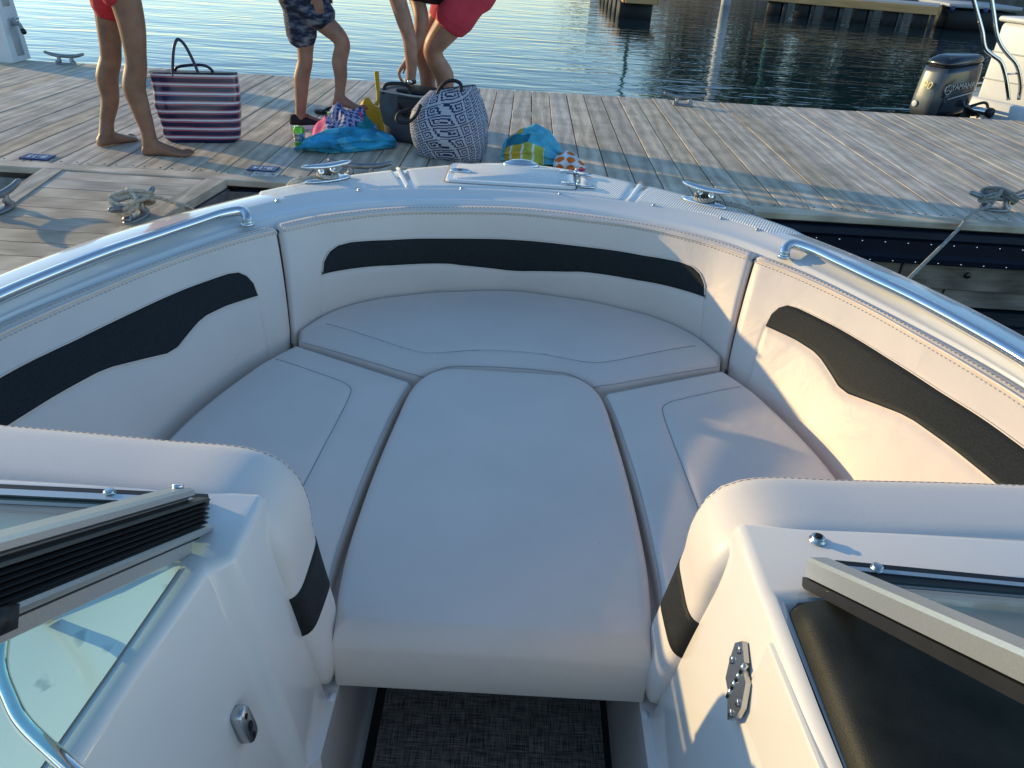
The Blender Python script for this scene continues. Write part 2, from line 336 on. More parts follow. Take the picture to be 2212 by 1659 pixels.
def tube(P, r, n=8, caps=True, ab=None):
    P = np.asarray(P, float); k = len(P); r = np.broadcast_to(np.asarray(r, float), (k,)); T, N, B = frames(P)
    a = np.linspace(0, 2*np.pi, n, endpoint=False)
    sa, sb = ab if ab else (1, 1)
    V = P[:, None]+r[:, None, None]*(sa*np.cos(a)[None, :, None]*N[:, None]+sb*np.sin(a)[None, :, None]*B[:, None])
    F = grid_faces(k, n, True); V = V.reshape(-1, 3)
    if caps: F += [tuple(range(n))[::-1], tuple((k-1)*n+i for i in range(n))]
    return V, F
def loft(rings, closed=True, caps=True):
    n = len(rings); m = len(rings[0]); V = np.vstack(rings); F = grid_faces(n, m, closed)
    if caps and closed: F += [tuple(range(m))[::-1], tuple((n-1)*m+i for i in range(m))]
    return V, F
def rbox(c, s, bev=.004, seg=1):
    bm = bmesh.new(); bmesh.ops.create_cube(bm, size=1.0)
    for v in bm.verts: v.co = Vector((v.co.x*s[0], v.co.y*s[1], v.co.z*s[2]))
    if bev: bmesh.ops.bevel(bm, geom=list(bm.edges), offset=bev, segments=seg, affect='EDGES', profile=.5)
    bm.verts.index_update(); V = np.array([v.co[:] for v in bm.verts])+np.array(c); F = [tuple(v.index for v in f.verts) for f in bm.faces]; bm.free(); return V, F
def sph(c, r, n=12, m=8):
    r = np.broadcast_to(np.asarray(r, float), (3,)); V = []; F = []
    for i in range(m+1):
        th = np.pi*i/m
        for j in range(n):
            ph = 2*np.pi*j/n; V.append([c[0]+r[0]*np.sin(th)*np.cos(ph), c[1]+r[1]*np.sin(th)*np.sin(ph), c[2]+r[2]*np.cos(th)])
    return np.array(V), grid_faces(m+1, n, True, True)
def disc(c, r, h, n=16, axis=(0, 0, 1), bev=.2):
    ax = np.array(axis, float); ax /= np.linalg.norm(ax); P = [np.array(c)+ax*t for t in (0, h*(1-bev), h)]
    return tube(P, [r, r, r*(1-bev)], n)
def dashes(P, r, on=.007, offl=.004, n=5):
    P = np.asarray(P, float); d = np.r_[0, np.cumsum(np.linalg.norm(np.diff(P, axis=0), axis=1))]; out = []; t = 0
    while t+on < d[-1]:
        q = np.array([[np.interp(t+on*k/2, d, P[:, i]) for i in range(3)] for k in range(3)]); out.append(tube(q, [r*.6, r, r*.6], n)); t += on+offl
    return cat(out)
def rot(V, ang, axis='Z', c=(0, 0, 0)):
    Rm = np.array(Matrix.Rotation(ang, 3, axis) if isinstance(axis, str) else Matrix.Rotation(ang, 3, Vector(axis))); c = np.array(c, float); return (np.asarray(V)-c)@Rm.T+c
def prism(poly, z0, z1):
    poly = np.asarray(poly, float); n = len(poly); V = np.vstack([np.c_[poly, np.full(n, z0)], np.c_[poly, np.full(n, z1)]])
    return V, [tuple(range(n))[::-1], tuple(range(n, 2*n))]+[(i, (i+1) % n, n+(i+1) % n, n+i) for i in range(n)]
def bev(o, wdt, seg=2, ang=30):
    b = o.modifiers.new('bevel', 'BEVEL'); b.width = wdt; b.segments = seg; b.limit_method = 'ANGLE'; b.angle_limit = R(ang); return o
def bake(o):
    bpy.context.view_layer.update(); dg = bpy.context.evaluated_depsgraph_get(); me = bpy.data.meshes.new_from_object(o.evaluated_get(dg)); old = o.data; o.modifiers.clear(); o.data = me
    if not me.materials and old.materials: me.materials.append(old.materials[0])
    bpy.data.meshes.remove(old); return o
def fuse(name, parts, m, parent, vox=.008, sm=4, solid=False):
    o = mk(name, cat(parts), m, parent)
    r = o.modifiers.new('remesh', 'REMESH'); r.mode = 'VOXEL'; r.voxel_size = vox; r.use_smooth_shade = True
    s = o.modifiers.new('smooth', 'SMOOTH'); s.iterations = sm; s.factor = .5
    bake(o); o.data.polygons.foreach_set('use_smooth', [True]*len(o.data.polygons)); return o
def text(body, size, m, parent, mat4, name='lettering', ext=.0006, shear=0., space=1.):
    cu = bpy.data.curves.new(name, 'FONT'); cu.body = body; cu.size = size; cu.extrude = ext; cu.align_x = 'CENTER'; cu.align_y = 'CENTER'; cu.shear = shear; cu.space_character = space
    t = bpy.data.objects.new(name, cu); COL.objects.link(t); bpy.context.view_layer.update()
    me = bpy.data.meshes.new_from_object(t.evaluated_get(bpy.context.evaluated_depsgraph_get())); bpy.data.objects.remove(t)
    me.materials.clear(); me.materials.append(M[m]); o = bpy.data.objects.new(name, me); COL.objects.link(o)
    if parent is not None: o.parent = parent; me.transform(Matrix.Translation(-wl(parent))@mat4)
    else: me.transform(mat4)
    return o
def frame4(origin, ex, ey):
    ex = Vector(ex).normalized(); ey = (Vector(ey)-ex*Vector(ey).dot(ex)).normalized(); ez = ex.cross(ey); o = Vector(origin)
    return Matrix(((ex.x, ey.x, ez.x, o.x), (ex.y, ey.y, ez.y, o.y), (ex.z, ey.z, ez.z, o.z), (0, 0, 0, 1)))
def nz(p, s=1., o=0.): return noise.noise(Vector((p[0]*s+o, p[1]*s+o*.7, p[2]*s-o*.4)))
# ================================================================ SETTING
WZ = -.48
def flat(name, x0, x1, y0, y1, z, m, kind='structure'):
    o = mk(name, ([(x0, y0, z), (x1, y0, z), (x1, y1, z), (x0, y1, z)], [(0, 1, 2, 3)]), m, smooth=False); o['kind'] = kind; return o
flat('water', -400, 400, -300, 900, WZ, 'water')
# far bank: rising shore beyond the marina, to the right
g = []; xs = np.linspace(4, 260, 65); ys = np.linspace(38, 140, 26)
def shore(x): return 47 - .10*(x-4) + 3*math.sin(x*.11) + max(0, 14-x)**1.5*.3
for x in xs:
    for t in np.linspace(0, 1, 26):
        y = shore(x)+t*t*120
        g.append((x, y, -1.2+3.2*min(1, t*9)+t*5+.5*nz((x*.07, y*.07, 0))))
o = mk('bank', (np.array(g), grid_faces(len(xs), 26, False, True)), 'earth'); o['kind'] = 'structure'
o = empty('sea_wall', (60, 41, WZ), 'low rough stone wall along the far shore under the trees', 'wall')
P = [(x, shore(x)-.6, -1) for x in np.linspace(6, 200, 120)]
wv = []
for i, p in enumerate(P):
    for dy, z in ((-.05, -.9), (.05, .1), (.12, .95), (.6, 1.0), (.7, .4)): wv.append((p[0]+.15*nz((i*.9, z*3, 1)), p[1]+dy+.12*nz((i*1.3, z*5, 4)), z+.08*nz((i*.7, 2, 2))))
mk('masonry', (np.array(wv), grid_faces(len(P), 5, False, True)), 'stone', o)

def make_tree(h, w, leafm, seed):
    rs = np.random.RandomState(seed)
    root = empty('shore_tree', (0, 0, 0))
    parts = []
    tr = crom([(0, 0, -.4), (.1*rs.randn(), .1*rs.randn(), h*.2), (.2*rs.randn(), .2*rs.randn(), h*.5), (.3*rs.randn(), .3*rs.randn(), h*.85)], 5)
    parts.append(tube(tr, np.linspace(.30, .05, len(tr))*h/9, 7))
    tips = []
    for k in range(9):
        b = tr[int(len(tr)*(.25+.07*k)) % len(tr)]; a = rs.rand()*6.28; L = w*(.55+.4*rs.rand())
        e = b+np.array([math.cos(a)*L, math.sin(a)*L, h*(.12+.12*rs.rand())]); m = (b+e)/2+np.array([0, 0, .25])
        parts.append(tube(crom([b, m, e], 4), np.linspace(.10, .02, 9)*h/9, 5)); tips += [e, m]
    mk('trunk', cat(parts), 'bark', root)
    V = []; n = 2600
    cl = [t+rs.randn(3)*.3 for t in tips]+[np.array([rs.randn()*w*.4, rs.randn()*w*.4, h*(.4+.6*rs.rand())]) for _ in range(16)]
    c = np.array(cl)[rs.randint(len(cl), size=n)]; pos = c+rs.randn(n, 3)*np.array([.55, .55, .42])*h/9
    a = rs.randn(n, 3); a /= np.linalg.norm(a, axis=1)[:, None]; b = np.cross(a, rs.randn(n, 3)); b /= np.linalg.norm(b, axis=1)[:, None]
    s = (.16+.16*rs.rand(n, 1))*h/9
    V = np.stack([pos-a*s, pos-b*s*.6, pos+a*s, pos+b*s*.6], 1).reshape(-1, 3)
    mk('crown', (V, [(4*i, 4*i+1, 4*i+2, 4*i+3) for i in range(n)]), leafm, root, smooth=False)
    return root
protos = [make_tree(8.5, 2.6, 'leaf_dark', 1), make_tree(9.5, 2.9, 'leaf_mid', 2), make_tree(7, 2.4, 'leaf_olive', 3)]
tl = ['dark evergreen tree on the far shore behind the stone wall', 'tall mid green tree on the far shore behind the stone wall', 'shorter olive green tree on the far shore behind the stone wall']
tx = [(10, 0, 54), (13.5, 2, 52), (17, 1, 51.5), (20.5, 0, 50), (24, 1, 49.5), (27.5, 2, 49), (31, 0, 48), (35, 1, 48), (39, 0, 47.5), (43, 2, 46.5), (47, 1, 46), (52, 0, 45.5), (58, 1, 45), (64, 0, 44), (72, 1, 43), (16, 0, 58), (23, 0, 57), (30, 1, 56), (38, 0, 55), (46, 0, 54), (55, 1, 53)]
used = set()
for x, k, y in tx:
    o = protos[k] if k not in used else copy_tree(protos[k]); used.add(k)
    o.location = (x, y, .9); o.rotation_euler.z = x*1.7; s = .85+.3*((x*7.3) % 1); o.scale = (s, s, s)
    tagit(o, tl[k], 'tree', 'trees on the far shore, '+['evergreen', 'tall', 'olive'][k])

# ---------------------------------------------------------------- main dock
PITCH = .1456; PH = .0556; Y0, Y1 = 3.83, 6.90
dock = empty('main_dock', (0, 5.3, WZ), 'long weathered grey plank dock crossing the scene beyond the bow', 'dock')
pv = rbox((0, 0, 0), (PITCH-.0065, Y1-Y0-.105, .035), .0025)
pl = None
for i in range(-46, 58):
    x = PH+PITCH*(i+.5)
    if pl is None: pl = mk('plank', pv, 'deck_wood', dock, smooth=False); base = pl; o = pl; dv = Vector(wl(dock)); pl.data.transform(Matrix.Translation(dv))
    else: o = base.copy(); COL.objects.link(o)
    o.location = (x-dock.location.x, (Y0+.105+Y1)/2+random.uniform(-.004, .004)-dock.location.y, -.0175+random.uniform(-.0015, .0015)-dock.location.z)
    o.rotation_euler.z = random.uniform(-.0008, .0008)
sc0 = mk('screw', disc((0, 0, 0), .0055, .0018, 8), 'bolt_dark', None); first = True
for o in [c for c in dock.children if c.name.startswith('plank')]:
    if abs(o.location.x) > 3.6: continue
    for dx in (-.042, .042):
        q = sc0 if first else sc0.copy()
        if not first: COL.objects.link(q)
        first = False; q.parent = o; q.location = (dx, -(Y1-Y0-.105)/2+.035+random.uniform(-.006, .006), .0172)
# cap boards along the near edge, in lengths
xb = [-6.7, -3.2, .4, 3.9, 8.5]
for a, b in zip(xb[:-1], xb[1:]): mk('edge_board', rbox(((a+b)/2, Y0+.049, -.015), (b-a-.004, .098, .034), .004), 'deck_wood_x', dock, smooth=False)
xb = [-6.7, -1.9, 2.6, 8.5]
for a, b in zip(xb[:-1], xb[1:]): mk('edge_board', rbox(((a+b)/2, Y1-.01, -.072), (b-a-.004, .04, .07), .004), 'deck_wood_x', dock, smooth=False)
# rub strip with rivets, then timber beam with bolts (near face)
pr = [(0, -.045), (-.018, -.05), (-.028, -.08), (-.012, -.10), (-.012, -.165), (-.030, -.185), (-.026, -.215), (0, -.225), (.02, -.225), (.02, -.045)]
rings = [np.array([(x, Y0+p[0], p[1]) for p in pr]) for x in (-1.42, 8.5)]
bo = mk('rub_strip', loft(rings), 'navy_bumper', dock, smooth=False)
nr = 0
for x in np.arange(-1.3, 6.5, .118):
    for z, dx in ((-.112, 0), (-.205, .06)):
        if nr < 290: mk('rivet', disc((x+dx, Y0-.011 if z > -.15 else Y0-.026, z), .0045, .004, 8, (0, -1, 0)), 'steel', bo); nr += 1
for a, b in ((-1.4, 2.02), (2.03, 5.2), (5.21, 8.5)):
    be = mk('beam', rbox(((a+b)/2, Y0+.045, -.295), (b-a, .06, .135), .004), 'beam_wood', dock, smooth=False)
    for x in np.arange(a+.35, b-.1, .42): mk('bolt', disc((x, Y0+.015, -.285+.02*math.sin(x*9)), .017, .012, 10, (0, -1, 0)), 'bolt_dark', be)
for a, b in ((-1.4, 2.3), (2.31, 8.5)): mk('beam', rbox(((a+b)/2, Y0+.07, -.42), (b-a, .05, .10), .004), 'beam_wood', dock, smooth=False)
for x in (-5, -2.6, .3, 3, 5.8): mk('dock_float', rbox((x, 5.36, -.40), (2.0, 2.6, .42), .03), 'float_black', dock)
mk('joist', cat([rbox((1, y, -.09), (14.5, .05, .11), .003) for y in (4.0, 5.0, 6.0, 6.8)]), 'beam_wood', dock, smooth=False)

# ---------------------------------------------------------------- finger dock
fing = empty('finger_dock', (-1.95, 3, WZ), 'narrow plank finger dock running alongside the left of the boat', 'dock')
def fl(y): return -2.40+.10*min(1, (3.83-y)/.75)
def fr(y): return -1.475-.085*min(1, (3.83-y)/.75)
y = 3.815; k = 0
while y > -2.5:
    y2 = y-.1385; a0, a1, b0, b1 = fl(y)+.105, fl(y2)+.105, fr(y)-.105, fr(y2)-.105
    V, F = prism([(a0, y-.003), (a1, y2+.003), (b1, y2+.003), (b0, y-.003)], -.036, random.uniform(-.002, .0)-.001)
    mk('plank', (V, F), 'deck_wood_x', fing, smooth=False); y = y2; k += 1
for f, s in ((fl, 1), (fr, -1)):
    for a, b in ((3.822, 3.08), (3.076, .4), (.396, -2.5)):
        V, F = prism([(f(a), a), (f(b), b), (f(b)+s*.1, b), (f(a)+s*.1, a)], -.038, .003); mk('edge_board', (V, F), 'deck_wood', fing, smooth=False)
        fo = -s*.012
        V, F = prism([(f(a)+fo, a), (f(b)+fo, b), (f(b)+s*.03, b), (f(a)+s*.03, a)], -.23, -.045); mk('side_frame', (V, F), 'galvanised', fing, smooth=False)
for (x, yy) in ((-1.463+.0, 3.60), (-1.475, 3.45), (-2.42, 3.55)): mk('bolt', disc((x-.02 if x > -2 else x, yy, -.12), .016, .03, 10, (1, 0, 0)), 'bolt_dark', fing)
mk('dock_float', rbox((-1.93, 1.0, -.40), (.8, 4.4, .3), .03), 'float_black', fing)
mk('joist', cat([rbox((-1.93, yy, -.09), (.7, .05, .09), .003) for yy in (3.5, 2.5, 1.5, .5, -.5)]), 'beam_wood', fing, smooth=False)
# galvanised corner gusset between dock and finger, right-hand side, and its twin on the left
for s, x0 in ((1, -1.47), (-1, -2.41)):
    V, F = prism([(x0, 3.80), (x0+s*.34, 3.822), (x0+s*.34, 3.812), (x0, 3.79)], -.24, -.05); mk('gusset_plate', (V, F), 'galvanised', fing, smooth=False)

# ---------------------------------------------------------------- far floating docks
def far_dock(x0, y0, ang, L, wd, label, n):
    r = empty('floating_dock', (x0, y0, WZ), label, 'dock')
    def tf(VF): return rot(VF[0], ang)+np.array([x0, y0, 0]), VF[1]
    mk('deck', tf(rbox((L/2, wd/2, .085), (L, wd, .05), .01)), 'grey_plastic', r, smooth=False)
    mk('fascia', tf(rbox((L/2, -.03, -.03), (L, .05, .20), .01)), 'far_wood', r, smooth=False)
    for xe in (-.03, L+.03): mk('fascia', tf(rbox((xe, wd/2, -.03), (.05, wd, .20), .01)), 'far_wood', r, smooth=False)
    mk('fascia', tf(rbox((L/2, wd+.03, -.03), (L, .05, .20), .01)), 'far_wood', r, smooth=False)
    for i in range(n):
        x = (i+.5)*L/n; mk('float', tf(rbox((x, .45, -.34), (L/n*.52, .8, .46), .03)), 'float_black', r)
        mk('float_rib', tf(rbox((x+L/n*.38, .12, -.32), (L/n*.14, .12, .40), .01)), 'float_grey', r)
    return r
far_dock(10.75-4.6*.907, 22.75+4.6*.42, math.atan2(-.42, .907), 4.6, 1.2, 'far wood edged floating dock with black floats at the upper right', 6)
far_dock(2.97, 20.2, math.pi/2, 7, .75, 'narrow far floating finger dock on black floats, end on', 6)
r2 = empty('floating_dock', (11.25, 23.4, WZ), 'grey capped far dock end just right of the wooden floating dock', 'dock')
mk('deck', rbox((12.3, 24.4, .10), (2.0, 2.0, .10), .02), 'grey_plastic', r2); mk('float', rbox((12.3, 24.4, -.25), (1.9, 1.9, .5), .04), 'float_black', r2)
for i in range(2): mk('corner_cap', rbox((11.4+i*.9, 23.38, .02), (.12, .05, .12), .01), 'plate_blue', r2)
for x, y, lab in ((6.25, 27.6, 'white capped piling standing in the far water'), (3.6, 30.5, 'green channel post far out beside the black floats'), (9.3, 33, 'green channel post in the water beyond the wooden floating dock')):
    gp = 'green' in lab; r = empty('piling' if not gp else 'channel_post', (x, y, WZ), lab, 'post')
    mk('shaft', tube([(x, y, -1.2), (x, y, 2.2 if not gp else 3.0)], .16 if not gp else .07, 14), 'white_plastic' if not gp else 'green_post', r)
    mk('cap', tube([(x, y, 2.2 if not gp else 3.0), (x, y, 2.28 if not gp else 3.04), (x, y, 2.45 if not gp else 3.3)], [.19, .19, .01] if not gp else [.10, .10, .01], 14), 'white_plastic' if not gp else 'green_post', r)
# ================================================================ THE BOAT (shrunk about the camera by bt)
def smooth_half(P, n=400, it=14):
    P = np.array(P, float); full = np.vstack([P[:0:-1]*[-1, 1], P]); c = crom(full, 16); c = c[len(c)//2:]; c[0, 0] = 0
    d = np.r_[0, np.cumsum(np.linalg.norm(np.diff(c, axis=0), axis=1))]; s = np.linspace(0, d[-1], n); c = np.c_[np.interp(s, d, c[:, 0]), np.interp(s, d, c[:, 1])]
    k = np.exp(-np.linspace(-2, 2, 2*it+1)**2); k /= k.sum()
    e = np.vstack([c[it:0:-1]*[-1, 1], c, c[-1]+(c[-1]-c[-2])*np.arange(1, it+1)[:, None]])
    c = np.c_[np.convolve(e[:, 0], k, 'valid'), np.convolve(e[:, 1], k, 'valid')]; c[0, 0] = 0; return c
class U:
    def __init__(s, P, z, seam):
        s.c = smooth_half(P); s.z = z; d = np.r_[0, np.cumsum(np.linalg.norm(np.diff(s.c, axis=0), axis=1))]
        ds = d[np.argmin(np.linalg.norm(s.c-np.array(seam), axis=1))]; s.q = np.where(d <= ds, .5*d/ds, .5+.5*(d-ds)/(d[-1]-ds))
    def __call__(s, q, z=None):
        q = np.asarray(q, float); a = np.abs(q)
        return np.stack([np.sign(q)*np.interp(a, s.q, s.c[:, 0]), np.interp(a, s.q, s.c[:, 1]), np.full(q.shape, s.z if z is None else z)], -1)
SHEER = U([(0, 3.315), (.12, 3.297), (.25, 3.237), (.40, 3.15), (.60, 3.01), (.78, 2.855), (.94, 2.66), (1.07, 2.48), (1.22, 2.22), (1.30, 2.03), (1.36, 1.86), (1.42, 1.6), (1.455, 1.3), (1.475, 1.0), (1.49, .5), (1.49, -1), (1.46, -3.4)], .37, (.96, 2.63))
BREAK = U([(0, 2.85), (.15, 2.843), (.37, 2.802), (.55, 2.752), (.715, 2.675), (.82, 2.575), (.895, 2.47), (1.0, 2.27), (1.10, 2.03), (1.18, 1.80), (1.25, 1.57), (1.29, 1.3), (1.31, 1.0), (1.32, .5), (1.32, -1), (1.30, -3.4)], .385, (.83, 2.56))
PADW = U([(0, 2.765), (.31, 2.725), (.37, 2.705), (.50, 2.655), (.60, 2.6), (.71, 2.525), (.79, 2.43), (.9, 2.28), (1.02, 2.05), (1.135, 1.82), (1.22, 1.60), (1.26, 1.35), (1.28, 1.0), (1.285, .5), (1.285, -1), (1.26, -3.4)], .36, (.80, 2.42))
PADB = U([(0, 2.765), (.31, 2.725), (.37, 2.705), (.50, 2.655), (.60, 2.6), (.71, 2.525), (.79, 2.43), (.9, 2.28), (1.02, 2.05), (1.135, 1.82), (1.22, 1.60), (1.26, 1.35), (1.28, 1.0)], .36, (.80, 2.42))
PIPE = U([(0, 2.70), (.30, 2.656), (.36, 2.645), (.51, 2.585), (.57, 2.544), (.65, 2.49), (.74, 2.40), (.77, 2.37), (.87, 2.25), (1.0, 2.03), (1.09, 1.82), (1.15, 1.66), (1.19, 1.53), (1.22, 1.3), (1.23, 1.0)], .355, (.765, 2.375))
JUNC = U([(0, 2.67), (.2, 2.635), (.3, 2.612), (.39, 2.572), (.48, 2.53), (.58, 2.45), (.645, 2.36), (.69, 2.24), (.71, 2.19), (.76, 2.09), (.80, 2.01), (.85, 1.87), (.885, 1.72), (.90, 1.6), (.91, 1.3), (.91, 1.0)], .05, (.705, 2.21))

boat = empty('bowrider_boat', (0, .6, WZ), 'white bowrider motorboat with beige cushions seen from its cockpit', 'boat')
def bm_(name, VF, m, parent=boat, **k): return mk(name, VF, m, parent, boat=True, **k)

# ---- hull, deck moulding
S = np.concatenate([np.linspace(-1, -.5, 140), np.linspace(-.5, .5, 161)[1:-1], np.linspace(.5, 1, 140)])
A, B, C = SHEER(S), BREAK(S), PADW(S)
def off(P, d):  # offset plan curve outward
    T = np.gradient(P[:, :2], axis=0); T /= np.linalg.norm(T, axis=1)[:, None]+1e-9; N = np.c_[-T[:, 1], T[:, 0]]; Q = P.copy(); Q[:, :2] += N*d; return Q
def at(P, z): Q = P.copy(); Q[:, 2] = z; return Q
def narrow(P, f, z, back=0): Q = P.copy(); Q[:, 0] *= f; Q[:, 1] = np.where(Q[:, 1] > 1.2, 1.2+(Q[:, 1]-1.2)*(1-back), Q[:, 1]); Q[:, 2] = z; return Q
hull = [off(at(A, .325), .004), narrow(A, .985, .2, .03), narrow(A, .95, -.1, .12), narrow(A, .86, -.45, .28), narrow(A, .60, -.75, .45), narrow(A, .02, -.98, .55)]
n = len(S)
V = np.vstack(hull); F = grid_faces(len(hull), n, False, False)
V = np.vstack([V, hull[0][:1], hull[0][-1:]])
bm_('hull', (V, F), 'gelcoat')
tr_ = [h[0] for h in hull]+[h[-1] for h in hull[::-1]]
bm_('transom', (np.array(tr_), [tuple(range(len(tr_)))]), 'gelcoat', smooth=False)
rr = [off(at(A, z), d) for z, d in ((.322, .004), (.326, .022), (.345, .026), (.362, .020), (.366, .0))]
bm_('rub_rail', (np.vstack(rr), grid_faces(len(rr), n)), 'white_plastic')
L_ = lambda t: B*(1-t)+C*t
rows = [off(at(A, .35), .010), off(at(A, .366), .006), off(at(A, .374), -.006), at(off(A, -.03), .378), at((A+B)/2, .384), at(L_(-.10), .387), at(L_(0), .385), at(L_(.12), .378), at(L_(.35), .372), at(L_(.55), .366), at(L_(.68), .367), at(L_(.78), .363), at(L_(.88), .352), at(L_(1), .335), at(L_(1.05), .25), at(L_(1.1), .0)]
bm_('deck_moulding', (np.vstack(rows), grid_faces(len(rows), n)), 'gelcoat')
# ---- non-skid panels
def ns_panel(s0, s1, u0, u1, zo=.003, m='nonskid', name='nonskid_panel'):
    q = np.linspace(s0, s1, 60); a, b = SHEER(q), BREAK(q); R_ = []
    us = [u0-.006, u0]+list(np.linspace(u0, u1, 9))[1:-1]+[u1, u1+.006]
    for i, u in enumerate(us):
        p = a*(1-u)+b*u; z = .378+(.386-.378)*min(1, u*2); p[:, 2] = z+(zo if 0 < i < len(us)-1 else -.004)
        p[0, 2] = p[-1, 2] = z-.004; R_.append(p)
    return bm_(name, (np.vstack(R_), grid_faces(len(R_), 60)), m)
ns_panel(-.475, -.235, .06, .92); ns_panel(.235, .505, .06, .92); ns_panel(-.215, .215, .08, .95)
for s in (-1, 1):   # moulded ridges beside the centre panel
    q = np.array([s*.225]*8); u = np.linspace(.05, .95, 8)[:, None]; p = SHEER(q)*(1-u)+BREAK(q)*u; p[:, 2] = .386
    bm_('deck_ridge', tube(p, .012, 8, ab=(.35, 1)), 'gelcoat')
# ---- anchor locker hatch
hx0, hx1, hy0, hy1 = -.285, .215, 2.905, 3.165
def rrect(x0, x1, y0, y1, r, n=6):
    P = []
    for cx, cy, a in ((x1-r, y0+r, -90), (x1-r, y1-r, 0), (x0+r, y1-r, 90), (x0+r, y0+r, 180)):
        for i in range(n+1): t = R(a+90*i/n); P.append((cx+r*math.cos(t), cy+r*math.sin(t)))
    return np.array(P)
def slab(x0, x1, y0, y1, z0, z1, r, e=.006):
    o1 = rrect(x0, x1, y0, y1, r); o2 = rrect(x0+e, x1-e, y0+e, y1-e, max(r-e, .001)); return loft([np.c_[o1, np.full(len(o1), z0)], np.c_[o1, np.full(len(o1), z1-e)], np.c_[o2, np.full(len(o2), z1)]])
bm_('hatch_gasket', slab(hx0-.008, hx1+.008, hy0-.008, hy1+.008, .380, .3905, .03, .002), 'seam')
ha = bm_('anchor_hatch', slab(hx0, hx1, hy0, hy1, .384, .3985, .025, .006), 'gelcoat', auto=40)
bm_('nonskid_panel', slab(hx0+.03, hx1-.03, hy0+.025, hy1-.02, .39, .4005, .02, .001), 'nonskid', ha)
la = bm_('hatch_latch', loft([np.array([(-.235+.042*math.cos(a)*f, 3.03+.020*math.sin(a)*f, z) for a in np.linspace(0, 6.283, 20, endpoint=False)]) for f, z in ((1, .399), (1, .405), (.8, .408), (.7, .404), (.3, .404))]), 'steel', ha)
bm_('keyhole', disc((-.238, 3.03, .404), .008, .003), 'dark', la)
for yy in (2.945, 3.115):
    h = bm_('hinge', cat([rbox((.185, yy, .402), (.055, .022, .006), .002), rbox((.26, yy, .394), (.055, .022, .008), .002), tube([(.225, yy-.017, .404), (.225, yy+.017, .404)], .009, 10), disc((.178, yy, .404), .006, .003, 8), disc((.268, yy, .397), .006, .003, 8)]), 'steel', ha)
bm_('hinge_block', rbox((.255, 3.03, .390), (.03, .13, .012), .004), 'gelcoat', ha)
nl = bm_('bow_light', loft([np.array([(.075*f*math.cos(a), 3.235+.034*f*math.sin(a), z) for a in np.linspace(0, 6.283, 24, endpoint=False)]) for f, z in ((1, .38), (1, .392), (.85, .398), (.8, .396), (.55, .406), (.1, .41))]), 'steel')
# ---- bow cleats with their rope bights
def bow_cleat(px, py_, ang, name='bow_cleat'):
    def tf(VF): return rot(VF[0], ang)+np.array([px, py_, .388]), VF[1]
    e = [np.array([(.092*f*math.cos(a), .034*f*math.sin(a), z) for a in np.linspace(0, 6.283, 24, endpoint=False)]) for f, z in ((1, 0), (1, .006), (.9, .011), (.6, .012))]
    ring = tf(loft(e)); c = bm_(name, ring, 'steel')
    bm_('post', cat([tf(tube([(s*.025, 0, .01), (s*.022, 0, .045)], .010, 10)) for s in (-1, 1)]), 'steel', c)
    hp = crom([(-.098, 0, .060), (-.06, 0, .056), (0, 0, .052), (.06, 0, .056), (.098, 0, .060)], 6); rr_ = np.interp(np.linspace(0, 1, len(hp)), [0, .15, .5, .85, 1], [.004, .011, .015, .011, .004])
    bm_('horn', tf(tube(hp, rr_, 12, ab=(.7, 1.3))), 'steel', c); return c
ca = bow_cleat(-.715, 2.845, math.atan2(.127, .121)-.12); cb = bow_cleat(.69, 2.838, math.atan2(-.10, .145)-.05)
# ---- snap studs along the coaming
def snap(p, name='snap_stud', s=1., parent=boat, ax=(0, 0, 1)):
    p = np.array(p, float); ax = np.array(ax, float); s *= .78; o = bm_(name, tube([p, p+ax*.003*s, p+ax*.004*s, p+ax*.008*s, p+ax*.009*s], [.011*s, .011*s, .0075*s, .009*s, .006*s], 12), 'brushed_steel', parent); return o
for q in (-.50, -.33, -.12, .085, .28, .42, .50):
    p = BREAK(np.array([q]))[0]; snap((p[0]*.995, p[1]+.01, .385))
# ---- grab rails
RAIL = crom([(.858, 2.352, .382), (.862, 2.366, .394), (.885, 2.386, .404), (.925, 2.352, .406), (.98, 2.25, .406), (1.04, 2.13, .406), (1.11, 1.99, .406), (1.175, 1.82, .406), (1.225, 1.66, .406), (1.265, 1.45, .406), (1.29, 1.2, .406), (1.30, .95, .426), (1.30, .90, .41), (1.30, .885, .385)], 8)
for s in (-1, 1):
    g_ = bm_('grab_rail', tube(RAIL*[s, 1, 1], .0165, 16), 'steel')
    bm_('rail_base', disc((s*.857, 2.350, .372), .021, .010, 16), 'steel', g_)
# ---- backrest cushions
def surf(s, t, bulge=.012):
    T, Bq = PIPE(s), JUNC(s); t_ = np.asarray(t)[..., None]; P = T*(1-t_)+Bq*t_
    # outward (into the cockpit) direction
    d = 1e-3; Tn = PIPE(s+d)-PIPE(s-d); D = Bq-T; N = np.cross(D, Tn); N /= np.linalg.norm(N, axis=-1)[..., None]+1e-9
    cen = np.zeros_like(P); cen[..., 1] = 1.6; sg = np.sign(((cen-P)[..., :2]*N[..., :2]).sum(-1))[..., None]; N = N*sg
    return P+N*(bulge*np.sin(np.pi*np.clip(t_, 0, 1))**.7), N
def seg_d(a, b): return np.minimum(np.abs(a), np.abs(b))
BT_S = {'bow': ([0, .12, .27, .35, .378, .398, .411, .4135], [.317, .310, .300, .268, .280, .33, .42, .52]), 'side': ([.5455, .547, .553, .562, .575, .63, .69, .76, .84, .95, 1.0], [.50, .40, .32, .268, .250, .238, .235, .228, .2, .15, .13])}
